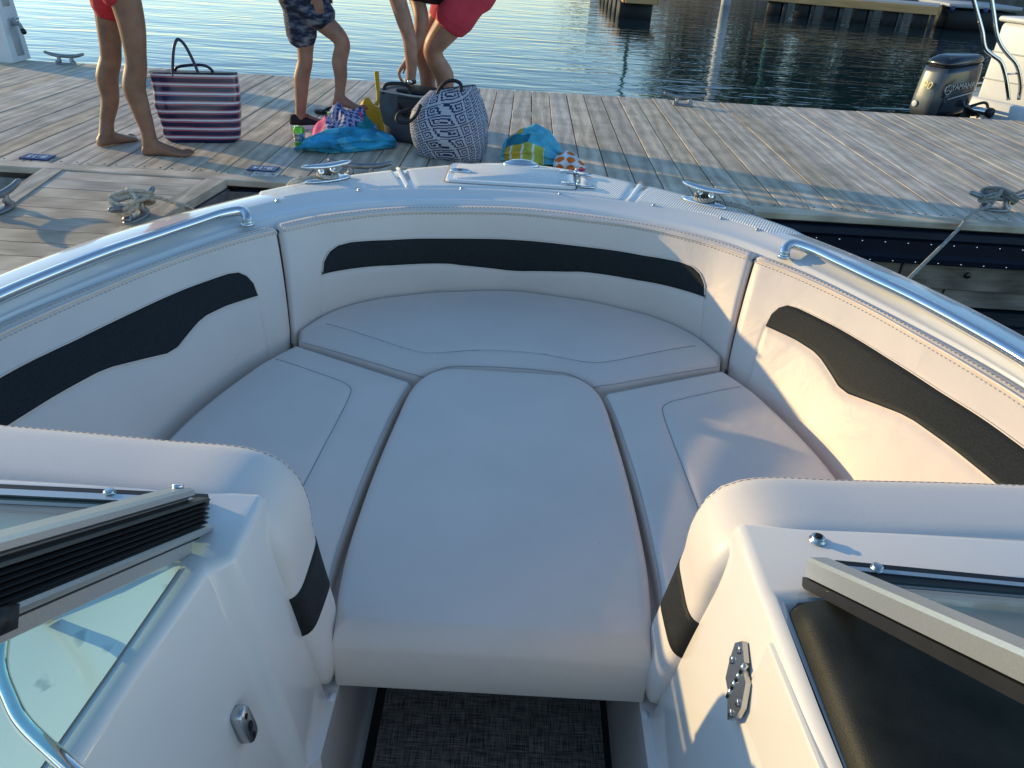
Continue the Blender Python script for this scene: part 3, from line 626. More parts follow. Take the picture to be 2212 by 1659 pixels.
BL_S = {'bow': ([0, .02, .115, .135, .155, .26, .35, .4135], [.70, .695, .632, .614, .608, .592, .556, .537]), 'side': ([.5455, .59, .618, .63, .668, .684, .748, .765, .84, 1.0], [.512, .49, .493, .51, .602, .602, .482, .462, .425, .33])}
def backrest(kind, sgn, label):
    s0, s1 = {'bow': (-.4985, .4985), 'side': (.5015, .955)}[kind]
    ns_, nt_ = (260, 46) if kind == 'bow' else (200, 46)
    u = np.linspace(0, 1, ns_); u = .7*u+.3*(.5-.5*np.cos(np.pi*u)); q = s0+(s1-s0)*u
    # rows: back of pad, pad top, piping roll, front face, bottom roll
    rows_ = []
    Ls = 2.1 if kind == 'bow' else 1.55  # metres per unit s near, for end rounding
    dend = np.minimum(q-s0, s1-q)*Ls; r = .022; back = r-np.sqrt(np.maximum(0, r*r-np.maximum(0, r-dend)**2))
    pb, pp = PADB(q), PIPE(q)
    _, N0 = surf(q, np.zeros_like(q))
    for f, z in ((-.05, .30), (.0, .346), (.12, .356), (.35, .361), (.6, .362), (.8, .360)):
        p = pb*(1-f)+pp*f; p[:, 2] = z-back*.8; rows_.append(p)
    p = pp+N0*.004; p[:, 2] = .352-back*.6; rows_.append(p-N0*back[:, None])
    for t in np.r_[np.linspace(.02, .97, nt_), 1.0, 1.04, 1.09, 1.13]:
        tt = np.full_like(q, t); P_, N_ = surf(q, tt); h = np.zeros_like(q)
        # vertical seam grooves and the band's recess
        bt_, bl_ = BT_S[kind], BL_S[kind]; a = np.abs(q)
        e = .4135 if kind == 'bow' else .5455
        if t > np.interp(e, bl_[0], bl_[1])-.02: h -= .0035*np.exp(-((a-e)/.0022)**2)
        top = np.interp(a, bt_[0], bt_[1], left=9 if kind == 'side' else None, right=9 if kind == 'bow' else None); low = np.interp(a, bl_[0], bl_[1], left=9 if kind == 'side' else None, right=9 if kind == 'bow' else None)
        ins = (t > top) & (t < low) & (a < .4135 if kind == 'bow' else a > .5455)
        h += np.where(ins, -.002, 0)
        below = (t >= low) & (a < .4135 if kind == 'bow' else a > .5455); h += np.where(below, .004*np.clip((t-low)/.05, 0, 1), 0)
        if t > .95: h -= ((t-.95)/.18)**2*.02
        rows_.append(P_+N_*(h-back)[:, None])
    V = np.vstack(rows_)*[sgn, 1, 1]
    F = grid_faces(len(rows_), ns_, False, sgn < 0)
    o = bm_('backrest', (V, F), 'vinyl'); o['label'] = label
    # black band, proud by a couple of millimetres
    bt_, bl_ = BT_S[kind], BL_S[kind]
    if kind == 'bow': qq = np.r_[-np.array([.4135, .4125, .411, .408])[:], np.linspace(-.403, .403, 120), .408, .411, .4125, .4135]
    else: qq = np.r_[.5455, .547, .5495, .553, .557, np.linspace(.562, .955, 110)]
    a = np.abs(qq); tp = np.interp(a, *bt_); lw = np.interp(a, *bl_); R_ = []
    for i, f in enumerate((0, .004, .04, .15, .3, .5, .7, .85, .96, .996, 1)):
        t = tp+(lw-tp)*f; P_, N_ = surf(qq, t); k = -.004 if i in (0, 10) else (.0012 if i in (1, 9) else .0035); R_.append(P_+N_*k)
    bm_('band', (np.vstack(R_)*[sgn, 1, 1], grid_faces(11, len(qq), False, sgn < 0)), 'black_vinyl', o)
    for tt_, dn in ((tp, -.004), (lw, .004)):
        P_, N_ = surf(qq, tt_+dn); bm_('band_seam', tube((P_+N_*.0022)*[sgn, 1, 1], .0021, 6), 'vinyl', o)
    qi = np.linspace(s0+.006, s1-.004, 220)
    for dz, nn in ((.0, 'piping'), (.028, 'stitch_line')):
        P_, N_ = surf(qi, np.full_like(qi, dz)); P_ = P_+N_*(.0035 if dz == 0 else .0012); P_[:, 2] -= .001
        bm_(nn, tube(P_*[sgn, 1, 1], .0042, 6) if dz == 0 else dashes(P_*[sgn, 1, 1], .0017, .009, .005), 'vinyl' if dz == 0 else 'stitch', o)
    p = PADB(qi)*.28+PIPE(qi)*.72; p[:, 2] = .3625; bm_('stitch_line', dashes(p*[sgn, 1, 1], .0017, .009, .005), 'stitch', o)
    return o
backrest('bow', 1, 'curved beige bow backrest with black band'); backrest('side', -1, 'port side beige backrest with black band'); backrest('side', 1, 'starboard side beige backrest with black band')
# dark strip and base below the cushions, the gap's shade put into their colour
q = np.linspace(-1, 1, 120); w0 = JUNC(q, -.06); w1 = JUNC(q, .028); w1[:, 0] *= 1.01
bm_('gap_strip', (np.vstack([w1, w0]), grid_faces(2, 120)), 'gap_shade_grey')
ws = JUNC(q, -.035); bm_('bench_base', (np.vstack([ws, np.c_[ws[:, 0]*.30, np.minimum(ws[:, 1], 2.0), np.full(120, -.035)]]), grid_faces(2, 120)), 'gap_shade_grey')
# ---- seat cushions
def poly_d(P, L):   # distance of points P (n,2) to polyline L
    D = np.full(len(P), 9.)
    for a, b in zip(L[:-1], L[1:]):
        ab = b-a; t = np.clip(((P-a)@ab)/(ab@ab+1e-12), 0, 1); D = np.minimum(D, np.linalg.norm(P-a-t[:, None]*ab, axis=1))
    return D
def cushion(name, FC, BC, zt, thick, r, seams, n=120, m=90, label=None, crown=.010, piping=True, front=None):
    FC, BC = resample(crom(FC, 8), n), resample(crom(BC, 8), n)
    def sp(k): u = np.linspace(0, 1, k); return .55*u+.45*(.5-.5*np.cos(np.pi*u))
    u = sp(n); FC = np.stack([np.interp(u, np.linspace(0, 1, n), FC[:, i]) for i in range(2)], 1); BC = np.stack([np.interp(u, np.linspace(0, 1, n), BC[:, i]) for i in range(2)], 1)
    v = sp(m); G = FC[:, None]*(1-v)[None, :, None]+BC[:, None]*v[None, :, None]; P = G.reshape(-1, 2)
    ol = np.vstack([G[:, 0], G[-1, 1:], G[::-1, -1][1:], G[0, ::-1][1:]])
    d = poly_d(P, ol); z = zt-r+np.sqrt(np.maximum(0, r*r-np.maximum(0, r-d)**2))+crown*(1-np.exp(-d/.09))
    if front: df = np.clip(P[:, 1]-front[0], 0, 9); rf = front[1]; z = np.minimum(z, zt+crown-rf+np.sqrt(np.maximum(0, rf*rf-np.maximum(0, rf-df)**2)))
    sm = [crom(s, 8) for s in seams]
    for s in sm: ds = poly_d(P, s); z -= .0035*np.exp(-(ds/.007)**2)+.002*np.exp(-(ds/.02)**2)
    V = np.c_[P, z]; idx = np.arange(n*m).reshape(n, m); ring = np.r_[idx[:, 0], idx[-1, 1:], idx[::-1, -1][1:], idx[0, ::-1][1:-1]]
    low = V[ring].copy(); low[:, 2] = zt-thick+.012; low2 = low.copy(); low2[:, 2] = zt-thick; k = len(ring)
    c_ = P.mean(0); low2[:, :2] = c_+(low2[:, :2]-c_)*.985
    F = grid_faces(n, m, False, True); nb = n*m
    for i in range(k): j = (i+1) % k; F += [(ring[i], ring[j], nb+j, nb+i), (nb+i, nb+j, nb+k+j, nb+k+i)]
    o = bm_(name, (np.vstack([V, low, low2]), F), 'vinyl')
    if label: o['label'] = label
    def zat(q):
        dd = poly_d(q, ol); zz = zt-r+np.sqrt(np.maximum(0, r*r-np.maximum(0, r-dd)**2))+crown*(1-np.exp(-dd/.09))
        for s in sm: ds = poly_d(q, s); zz -= .0035*np.exp(-(ds/.007)**2)+.002*np.exp(-(ds/.02)**2)
        return zz
    for s in sm: bm_('seam', tube(np.c_[s, zat(s)+.0003], .0013, 6), 'seam', o)
    if piping:
        ed = V[ring][::1]; ed = ed+0; cc = P.mean(0); e2 = cc+(ed[:, :2]-cc)*(1-r*.35/np.linalg.norm(ed[:, :2]-cc, axis=1))[:, None]
        pts = np.c_[e2, zat(e2)+.0006]; pts = np.vstack([pts, pts[:1]]); bm_('piping', tube(pts, .0018, 6), 'stitch', o)
    return o
mir = lambda L: [(-x, y) for x, y in L][::-1]
fh = [(-.672, 2.158), (-.60, 2.128), (-.5, 2.082), (-.4, 2.035), (-.305, 1.992), (-.272, 1.988), (-.240, 2.018), (-.197, 2.046), (-.12, 2.055)]
jb = JUNC(np.linspace(-.482, .482, 30))[:, :2]; jb[:, 1] -= .012
bs_ = [(-.612, 2.283), (-.455, 2.205), (-.33, 2.140), (-.28, 2.122), (-.235, 2.123), (-.17, 2.140), (-.1, 2.157)]
cushion('seat_cushion', fh+[(0, 2.058)]+mir(fh), jb, .072, .12, .022, [bs_+[(0, 2.163)]+mir(bs_)], 200, 80, 'half-moon beige bow seat cushion')
for s in (-1, 1):
    inn = [(.322, 1.02), (.338, 1.16), (.336, 1.33), (.328, 1.5), (.318, 1.65), (.308, 1.78), (.296, 1.88), (.285, 1.945)]
    out = [(.872, 1.02), (.872, 1.3), (.862, 1.5), (.842, 1.66), (.812, 1.79), (.775, 1.91), (.735, 2.02), (.672, 2.130)]
    sea = [(.705, 2.03), (.62, 1.985), (.52, 1.935), (.47, 1.906), (.446, 1.875), (.442, 1.83), (.447, 1.72), (.458, 1.55), (.468, 1.38), (.478, 1.2)]
    f = lambda L: [(s*x, y) for x, y in L]
    a, b = (f(inn), f(out)) if s > 0 else (f(out), f(inn))
    cushion('seat_cushion', a, b, .072, .12, .022, [f(sea)], 150, 90, ('starboard' if s > 0 else 'port')+' beige side seat cushion with inset panel')
lf = [(-.300, .988), (-.314, 1.1), (-.322, 1.22), (-.319, 1.42), (-.309, 1.6), (-.299, 1.72), (-.286, 1.86), (-.272, 1.93), (-.245, 1.985), (-.21, 2.018), (-.165, 2.034)]
cushion('filler_cushion', lf, [(-x, y) for x, y in lf], .080, .150, .026, [], 150, 90, 'large plain centre filler cushion', .012, False, (.985, .075))
bm_('gap_cover', ([(-.37, 1.0, .012), (.37, 1.0, .012), (.30, 2.1, .012), (-.30, 2.1, .012)], [(0, 1, 2, 3)]), 'vinyl', smooth=False)  # vinyl sheet added to cover the dark gaps beside the filler cushion
# ---- consoles, pads
def flipx(V, s): V = np.array(V, float); V[..., 0] *= s; return V
def console(s):
    if s > 0:
        top = [(-.377, .97), (-.377, .815), (-.408, .80), (-.43, .62), (-.46, .3), (-.46, .02)]; mid = [(-.312, .97), (-.312, .815), (-.335, .80), (-.34, .62), (-.35, .3), (-.35, .02)]
        ret = [(-.50, .02), (-.50, .3), (-.468, .62), (-.452, .788), (-1.28, .788)]
    else:
        top = [(-.377, .97), (-.379, .815), (-.381, .80), (-.385, .62), (-.395, .3), (-.395, .02)]; mid = [(-.312, .97), (-.314, .815), (-.316, .80), (-.32, .62), (-.33, .3), (-.33, .02)]
        ret = [(-.43, .02), (-.43, .3), (-.42, .62), (-.418, .788), (-1.28, .788)]
    top = [(-1.28, .97)]+top+ret; mid = [(-1.28, .97)]+mid+ret; bot = [(x+.012 if x > -.4 else x, y) for x, y in mid]
    rings = [np.c_[np.array(q), np.full(12, z)] for q, z in ((bot, -.50), (mid, -.06), (top, .425))]
    V, F = loft(rings); V = flipx(V, s)
    if s < 0: F = [f[::-1] for f in F]
    o = bm_('console', (V, F), 'gelcoat_cream', smooth=True); o['label'] = ('port' if s > 0 else 'starboard')+' white console beside the walk-through'
    bev(o, .016, 3, 20); o.data.polygons.foreach_set('use_smooth', [True]*len(o.data.polygons)); bake(o)
    return o
cons = {1: console(1), -1: console(-1)}     # 1: port (left), -1: starboard
def pad(s):
    path = np.array([(-1.24, 1.05, .355), (-1.0, 1.045, .357), (-.8, 1.037, .358), (-.6, 1.025, .358), (-.46, 1.018, .358), (-.420, 1.012, .350), (-.400, 1.010, .322), (-.389, 1.012, .25), (-.372, 1.016, .16), (-.350, 1.012, .08), (-.330, 1.0, .02), (-.318, .985, -.035)])
    hw = np.array([.088, .088, .088, .088, .088, .087, .084, .082, .078, .070, .052, .022])    # half width fore-aft
    ht = np.array([.070, .070, .070, .070, .070, .068, .060, .052, .047, .043, .036, .016])    # half thickness
    k = 70; u = np.linspace(0, 1, len(path)); P = resample(crom(path, 10), k); d = np.r_[0, np.cumsum(np.linalg.norm(np.diff(path, axis=0), axis=1))]; d /= d[-1]; uu = np.linspace(0, 1, k)
    W = np.interp(uu, d, hw); H = np.interp(uu, d, ht)
    T = np.gradient(P, axis=0); T /= np.linalg.norm(T, axis=1)[:, None]; Yv = np.tile([0, 1., 0], (k, 1)); Yv -= T*(T*Yv).sum(1)[:, None]; Yv /= np.linalg.norm(Yv, axis=1)[:, None]; Nn = np.cross(Yv, T)
    Nn *= np.sign(Nn[:, 2:3]+1e-9*0+np.where(np.abs(Nn[:, 2:3]) < .2, Nn[:, 0:1], 0))
    a = np.linspace(0, 2*np.pi, 36, endpoint=False); e = 2/4.6
    ca_, sa_ = np.sign(np.cos(a))*np.abs(np.cos(a))**e, np.sign(np.sin(a))*np.abs(np.sin(a))**e
    def rings(sc, i0=0, i1=k): return [flipx(P[i]+np.outer(ca_*(W[i]+sc), Yv[i])+np.outer(sa_*(H[i]+sc), Nn[i]), s) for i in range(i0, i1)]
    o = bm_('console_pad', loft(rings(0)), 'creased_vinyl'); o['label'] = ('port' if s > 0 else 'starboard')+' rolled beige console pad with black cuff'
    zz = P[:, 2]; ii = [i for i in range(k) if zz[i] < .228 and zz[i] > .112]; R0 = rings(.0016, ii[0], ii[-1]+1)
    bm_('band', loft([rings(-.002, ii[0], ii[0]+1)[0]]+R0+[rings(-.002, ii[-1], ii[-1]+1)[0]], True, False), 'black_vinyl', o)
    j = [i for i in range(k) if zz[i] > .22]
    sl = np.array([P[i]+Yv[i]*W[i]*.84+Nn[i]*(H[i]*.882+.0001) for i in j]); bm_('stitch_line', dashes(flipx(sl, s), .0013, .008, .005), 'seam', o)
    sl = np.array([P[i]+Yv[i]*(W[i]*.955+.001)+Nn[i]*(H[i]*.72) for i in j]); bm_('piping', tube(flipx(sl, s), .004, 6), 'vinyl', o)
    return o
pad(1); pad(-1)
# ---- port dash top, grab handle
dy_ = np.linspace(.795, .02, 10); dxs = np.linspace(0, 1, 14); dg_ = []
for y_ in dy_:
    xi = np.interp(y_, [.02, .3, .62, .80], [-.492, -.492, -.460, -.444])
    for t in dxs: dg_.append((xi+(-1.27-xi)*t, y_, .4265-.17*t-.012*(1-math.exp(-t*12))))  # outboard slope made up so the dash catches more sun
bm_('dash_top', (np.array(dg_), grid_faces(10, 14)), 'dash_white', cons[1])
hp = crom([(-.60, .72, .39), (-.592, .70, .455), (-.57, .63, .495), (-.535, .555, .50), (-.50, .515, .50), (-.473, .49, .50), (-.402, .445, .50), (-.378, .432, .492), (-.372, .427, .46), (-.40, .43, .40)], 8)
bm_('grab_handle', tube(hp, .0085, 14), 'steel', cons[1])
lt = np.array([-.376, .735, .165])   # latch plate on the port wall
ex, ey, ez = np.array([0, -1., 0]), np.array([-.18, 0, .98]), np.array([.98, 0, .18])
def onwall(o_, pts): pts = np.asarray(pts, float); return np.array(o_)+pts[:, :1]*ex+pts[:, 1:2]*ey+pts[:, 2:3]*ez
oc = [(.015*math.copysign(abs(math.cos(t))**.45, math.cos(t)), .034*math.copysign(abs(math.sin(t))**.6, math.sin(t))) for f in (1,) for t in np.linspace(0, 6.283, 20, endpoint=False)]
latch = bm_('door_latch', loft([onwall(lt, [(x*f, y*f, z) for x, y in oc]) for f, z in ((1, -.004), (1, .014), (.9, .018))]), 'brushed_steel', cons[1])
for yy, r_ in ((.020, .005), (-.002, .008), (-.024, .005)): bm_('latch_hole', tube(onwall(lt, [(.002, yy, .017), (.002, yy, .0188)]), r_, 10), 'dark', latch)
# ---- starboard door, hinge, dash pad
dr = [(.738, .408), (.30, .432), (.05, .440), (.05, -.30), (.735, -.30)]
def wx(y, z, o=0): # wall x of the starboard console at height z
    zz = np.clip((z+.06)/.485, 0, 1); d = (.80-y)*.028; return (.316+d)*(1-zz)+(.381+d)*zz-o
V = [(wx(y, z, .0065), y, z) for y, z in dr]+[(wx(y, z, -.012), y, z) for y, z in dr]
dd = bm_('door', (V, [(0, 1, 2, 3, 4), (9, 8, 7, 6, 5)]+[(i, 5+i, 5+(i+1) % 5, (i+1) % 5) for i in range(5)]), 'gelcoat_cream', cons[-1], smooth=False); bev(dd, .005, 2)
bm_('door_edging', tube([(wx(y, z, -.018), y, z-.002) for y, z in ((.73, .408), (.5, .420), (.30, .432), (.1, .440))], .006, 8), 'door_edge', cons[-1])
hg = empty('hinge', (0, 0, 0), parent=cons[-1]); hg.location = Vector(bt((.38, .75, .30)))-wl(cons[-1]); hg['label'] = 'stainless butterfly door hinge'
ho = np.array([wx(.752, .305, .008), .752, .305]); ex2, ey2, ez2 = np.array([0, -1., 0]), np.array([.15, 0, .98]), np.array([-.98, 0, .15])
def onw2(pts): pts = np.asarray(pts, float)*[.72, .8, 1]; return ho+pts[:, :1]*ex2+pts[:, 1:2]*ey2+pts[:, 2:3]*ez2
for pts in ([(-.004, .046), (-.044, .060), (-.064, .034), (-.054, .0), (-.036, -.034), (-.004, -.038)], [(.004, .034), (.032, .032), (.058, -.006), (.058, -.034), (.038, -.066), (.004, -.046)]):
    bm_('hinge_leaf', loft([onw2([(x, y, z) for x, y in pts]) for z in (-.004, .004)]), 'brushed_steel', hg, smooth=False)
for a, b in ((.045, .022), (.02, .0), (-.002, -.022), (-.024, -.046)): bm_('knuckle', tube(onw2([(0, a, .002), (0, b, .002)]), .0045, 12), 'brushed_steel', hg)
for x, y in ((-.038, .042), (-.044, .008), (.042, -.012), (.038, -.046)): bm_('screw', disc(onw2([(x, y, .004)])[0], .006, .003, 10, ez2), 'brushed_steel', hg)
dp = []
for y in np.linspace(.80, .03, 24):
    f = (.80-y)/.77; x0 = .408-.004*f; e = 1-min(1, max(0, (.80-y)/.03)); lo = -.012*e*e
    pr_ = [(x0, .40), (x0+.006, .440), (x0+.022, .456), (x0+.055, .464), (x0+.11, .468), (x0+.22, .468), (x0+.45, .466), (1.27, .465)]
    dp.append(np.array([(x, y-(.012 if i < 2 else 0)*e, z+lo*(i+1)/2-e*.02) for i, (x, z) in enumerate(pr_)]))
bm_('dash_pad', (np.vstack([np.c_[dp[0][:, 0], dp[0][:, 1]+.006, np.full(8, .42)]]+dp), grid_faces(25, 8)), 'dash_vinyl', cons[-1])
# ---- windshields
wsL = empty('windshield', (0, 0, 0), parent=boat); wsL['label'] = 'port windshield with the centre pane folded against it'; wsL.location = Vector(bt((-.7, .85, .44)))-wl(boat)
AXW = np.array([-.003, -.38, .235]); AXW /= np.linalg.norm(AXW); NRW = np.array([0, .526, .850]); XW = np.array([1., 0, 0])
def bar(p0, p1, prof, X=XW, Yv=NRW):
    return loft([np.array(p, float)+np.outer([a for a, b in prof], X)+np.outer([b for a, b in prof], Yv) for p in (p0, p1)])
def rectp(a0, a1, b0, b1): return [(a0, b0), (a1, b0), (a1, b1), (a0, b1)]
p0 = np.array([-.438, .862, .452]); p1 = p0+AXW*.80
def post(name, prof, m, t0=0., smooth=False, parent=None): return bm_(name, bar(p0+AXW*t0, p1, prof), m, parent or wsL, smooth=smooth)
pa = post('frame_post', [(-.034, .050), (-.034, -.045), (-.006, -.047), (-.002, -.044), (-.002, -.020), (-.012, -.019), (-.012, .034), (-.003, .040), (-.005, .047), (-.012, .050)], 'aluminium', .02)
for i in range(6):
    b = .0325-.0066*i; post('gasket_rib', [(-.012, b-.0062), (.004, b-.0055), (.0085, b-.003), (.004, b-.0005), (-.012, b)], 'rubber', -.012+.004*(i % 2))
post('channel', [(-.012, -.022), (.005, -.021), (.011, -.017), (.012, -.012), (.008, -.0085), (-.012, -.0085)], 'aluminium', -.022)
post('slot', rectp(-.011, -.0005, -.0265, -.0215), 'rubber', .0)
bm_('hinge_end', bar(p0+AXW*.44, p0+AXW*.47, rectp(-.01, .016, -.028, -.006)), 'rubber', wsL)
bm_('cap_screw', disc(p0+AXW*.035+NRW*.050+XW*(-.022), .008, .006, 12, NRW), 'steel', wsL)
def strip(parent, x0, y0, x1, y1, z, w0, w1, h, m, name):
    n_ = np.array([-(y1-y0), x1-x0]); n_ = n_/np.linalg.norm(n_); n_ = n_ if n_[1] > 0 else -n_
    pts = [(x0+n_[0]*w0, y0+n_[1]*w0), (x1+n_[0]*w0, y1+n_[1]*w0), (x1+n_[0]*w1, y1+n_[1]*w1), (x0+n_[0]*w1, y0+n_[1]*w1)]
    V, F = prism(pts, z, z+h); return bm_(name, (V, F), m, parent, smooth=False)
strip(wsL, -.455, .905, -1.25, .893, .426, .012, .030, .016, 'rubber', 'gasket')
strip(wsL, -.455, .905, -1.25, .893, .426, -.002, .012, .022, 'aluminium', 'sill_strip')
strip(wsL, -.455, .905, -1.25, .893, .426, -.018, -.002, .019, 'rubber', 'gasket')
snap((-.600, .918, .444), 'snap_stud', 1.15, wsL)
def pane(parent, q0, q1, L):
    q0, q1 = np.array(q0, float), np.array(q1, float); c = [q0, q1, q1+AXW*L, q0+AXW*L]; V = np.array([p+NRW*d for d in (0, .005) for p in c]); return bm_('pane', (V, [(3, 2, 1, 0), (4, 5, 6, 7), (0, 1, 5, 4), (1, 2, 6, 5), (2, 3, 7, 6), (3, 0, 4, 7)]), 'tinted_glass', parent, smooth=False)
pane(wsL, (-.47, .892, .444), (-1.26, .880, .444), .76)
bm_('top_frame', bar(np.array([-.43, .862, .452])+AXW*.80, np.array([-1.27, .862, .452])+AXW*.80, rectp(-.012, .012, -.012, .03), AXW, NRW), 'aluminium', wsL, smooth=False)
wsR = empty('windshield', (0, 0, 0), parent=boat); wsR['label'] = 'starboard windshield with plain silver post'; wsR.location = Vector(bt((.7, .8, .44)))-wl(boat)
q0 = np.array([.446, .836, .452]); AXR = np.array([.03, -.375, .235]); AXR /= np.linalg.norm(AXR)
bm_('frame_post', bar(q0, q0+AXR*.80, [(0, -.012), (.006, -.014), (.032, -.014), (.034, .014), (.030, .017), (.004, .016), (0, .011)]), 'aluminium', wsR, smooth=False)
bm_('gasket', bar(q0-AXR*.008, q0+AXR*.79, rectp(-.001, .028, -.030, -.0145)), 'rubber', wsR, smooth=False)
strip(wsR, .50, .842, 1.26, .80, .426, .010, .026, .016, 'rubber', 'gasket')
strip(wsR, .50, .842, 1.26, .80, .426, .002, .010, .021, 'aluminium', 'sill_strip')
strip(wsR, .50, .842, 1.26, .80, .426, -.022, .002, .019, 'rubber', 'gasket')
snap((.556, .850, .444), 'snap_stud', 1.15, wsR); bm_('socket_hole', disc((.498, .928, .4355), .006, .001, 10), 'dark', snap((.498, .928, .424), 'snap_socket', 1.5, cons[-1]))
AXS = AXW; AXW = AXR; pane(wsR, (.485, .825, .444), (1.27, .790, .444), .76); AXW = AXS
bm_('top_frame', bar(np.array([.45, .836, .452])+AXR*.80, np.array([1.30, .80, .452])+AXR*.80, rectp(-.012, .012, -.012, .03), AXR, NRW), 'aluminium', wsR, smooth=False)
# ---- soles, bulkhead and carpet
SZ = -.45
bm_('sole', ([(-1.25, -3.3, SZ), (1.25, -3.3, SZ), (1.25, 2.2, SZ), (-1.25, 2.2, SZ)], [(0, 1, 2, 3)]), 'gelcoat', smooth=False)
cp = [(-.262, 0.0), (.268, 0.0), (.268, .70), (.272, .82), (.29, .90), (.29, 1.6), (-.272, 1.6), (-.268, .86), (-.26, .6)]
car = bm_('floor_carpet', prism(cp, SZ+.004, SZ+.012), 'woven_carpet', smooth=False)
bm_('binding', tube([(x, y, SZ+.012) for x, y in [(-.262, 0), (-.26, .6), (-.268, .86), (-.272, 1.5)]], .013, 6, ab=(.4, 1)), 'rubber', car)
bm_('binding', tube([(x, y, SZ+.012) for x, y in [(.268, 0), (.268, .70), (.272, .82), (.29, .90), (.29, 1.5)]], .013, 6, ab=(.4, 1)), 'rubber', car)
bm_('snap_stud', disc((-.24, .90, SZ+.012), .009, .005, 10), 'steel', car)
for s in (-1, 1):
    V, F = prism([(s*.33, .80), (s*.294, .84), (s*.294, 1.7), (s*.33, 1.7)], SZ, -.065); bm_('toe_panel', (V, F if s > 0 else [f[::-1] for f in F]), 'gelcoat', smooth=False)
    bm_('pad_clip', cat([rbox((s*.302, .965, -.075), (.014, .02, .03), .004)]), 'white_plastic')
bm_('bow_bulkhead', rbox((0, 1.68, -.26), (.56, .03, .38), .004), 'gelcoat', smooth=False)
# aft cockpit behind the viewer
for s in (-1, 1):
    V = [(s*1.26, .05, .36), (s*1.25, -3.3, .36), (s*1.20, -3.3, SZ), (s*1.20, .05, SZ)]; bm_('cockpit_side', (V, [(0, 1, 2, 3)]), 'vinyl', smooth=False)
bm_('aft_bench', rbox((0, -3.0, -.2), (2.3, .6, .5), .05, 3), 'vinyl')
# ================================================================ DOCK FURNITURE
def make_cleat(parent_label, m='galvanised'):
    r = empty('dock_cleat', (0, 0, 0), parent_label, 'cleat', 'cleats on the docks')
    mk('base', loft([np.array([(.085*math.cos(a)*f, .034*math.sin(a)*f, z) for a in np.linspace(0, 6.283, 20, endpoint=False)]) for f, z in ((1, 0), (1, .008), (.8, .014))]), m, r)
    mk('leg', tube(crom([(-.070, 0, .008), (-.052, 0, .030), (-.055, 0, .062)], 5), np.linspace(.022, .013, 11), 10), m, r)
    mk('leg', tube(crom([(.070, 0, .008), (.052, 0, .030), (.055, 0, .062)], 5), np.linspace(.022, .013, 11), 10), m, r)
    hp = crom([(-.165, 0, .090), (-.11, 0, .074), (-.05, 0, .066), (.05, 0, .066), (.11, 0, .074), (.165, 0, .090)], 5)
    mk('horn', tube(hp, np.interp(np.linspace(0, 1, len(hp)), [0, .03, .3, .7, .97, 1], [.008, .012, .015, .015, .012, .008]), 10), m, r); return r
c0 = make_cleat('galvanised cleat at the far dock edge, between the white pedestal and the striped tote')
cl = [(-3.84, 6.80, 0, None), (1.30, 6.66, -.05, 'empty galvanised cleat alone at the far dock edge, right of the people'), (2.56, 4.12, .05, 'rope wound cleat near the right end of the dock'), (-1.64, 3.18, 1.45, 'rope heaped cleat on the finger dock beside the grab rail'), (-2.22, 3.17, 1.5, 'cleat on the finger dock at the left edge, throwing a long shadow'), (-.83, 3.99, .05, 'dock cleat hidden behind the bow, left of the hatch')]
for i, (x, y, a, lb) in enumerate(cl):
    o = c0 if i == 0 else copy_tree(c0); o.location = (x, y, 0.001); o.rotation_euler.z = a
    if lb: o['label'] = lb
def strands(P, r, pitch=.035, n=3, m=6):
    P = resample(P, max(12, int(np.linalg.norm(np.diff(P, axis=0), axis=1).sum()/.006))); T, N, B_ = frames(P); d = np.r_[0, np.cumsum(np.linalg.norm(np.diff(P, axis=0), axis=1))]; out = []
    for k in range(n):
        ph = 2*np.pi*(d/pitch+k/n); Q = P+(N*np.cos(ph)[:, None]+B_*np.sin(ph)[:, None])*r*.52; out.append(tube(Q, r*.56, m))
    return cat(out)
def rope(name, pts, r, label, m='rope', n=8): o = mk(name, strands(crom(pts, n), r), m); return tagit(o, label, 'rope')
def wraps(cx, cy, a, z0, seed, turns=3, s=1.):
    rs = np.random.RandomState(seed); P = []
    for k in range(turns*8):
        t = k/8*2*np.pi; P.append((.085*s*math.sin(t)+rs.randn()*.006, .055*s*math.sin(2*t)+rs.randn()*.005, z0+.03*math.cos(2*t)*(.8)+.004*k/4+rs.rand()*.01))
    P = np.array(P); P = rot(P, a)+np.array([cx, cy, 0]); return [tuple(p) for p in P]
rope('mooring_rope', wraps(-1.64, 3.18, 1.45, .062, 3, 5, 1.05)+[(-1.60, 3.33, .05), (-1.56, 3.38, .015), (-1.50, 3.42, -.02), (-1.42, 3.40, -.12), (-1.30, 3.2, -.25), (-1.2, 2.9, -.2), (-1.17, 2.6, .0)], .0085, 'cream twisted rope heaped on the finger dock cleat and led to the bow')
rope('mooring_rope', wraps(2.56, 4.12, .05, .060, 5, 4)+[(2.50, 4.06, .045), (2.40, 4.0, .026), (2.274, 3.86, .018), (2.24, 3.81, .008), (2.088, 3.62, -.012), (1.879, 3.35, -.016), (1.655, 3.05, -.006), (1.478, 2.8, .02), (1.32, 2.5, .09), (1.20, 2.2, .20)], .0085, 'grey rope running from the right dock cleat down behind the boat', 'rope_grey')
rope('mooring_rope', [(2.62, 4.13, .085), (2.75, 4.16, .12), (2.95, 4.20, .10), (3.1, 4.1, .05), (3.2, 3.95, .01), (3.25, 3.85, -.05)], .009, 'loose grey rope end leaving the right dock cleat at the frame edge', 'rope_grey')
def bowline(sg, c, pts, label):
    q = [(c[0]+.03*math.cos(t)*sg, c[1]+.03*math.sin(t), .408+.0016*i) for i, t in enumerate(np.linspace(0, 9.5, 14))]
    return rope('bow_rope', pts+q, .0075, label, 'rope' if sg < 0 else 'rope_grey')
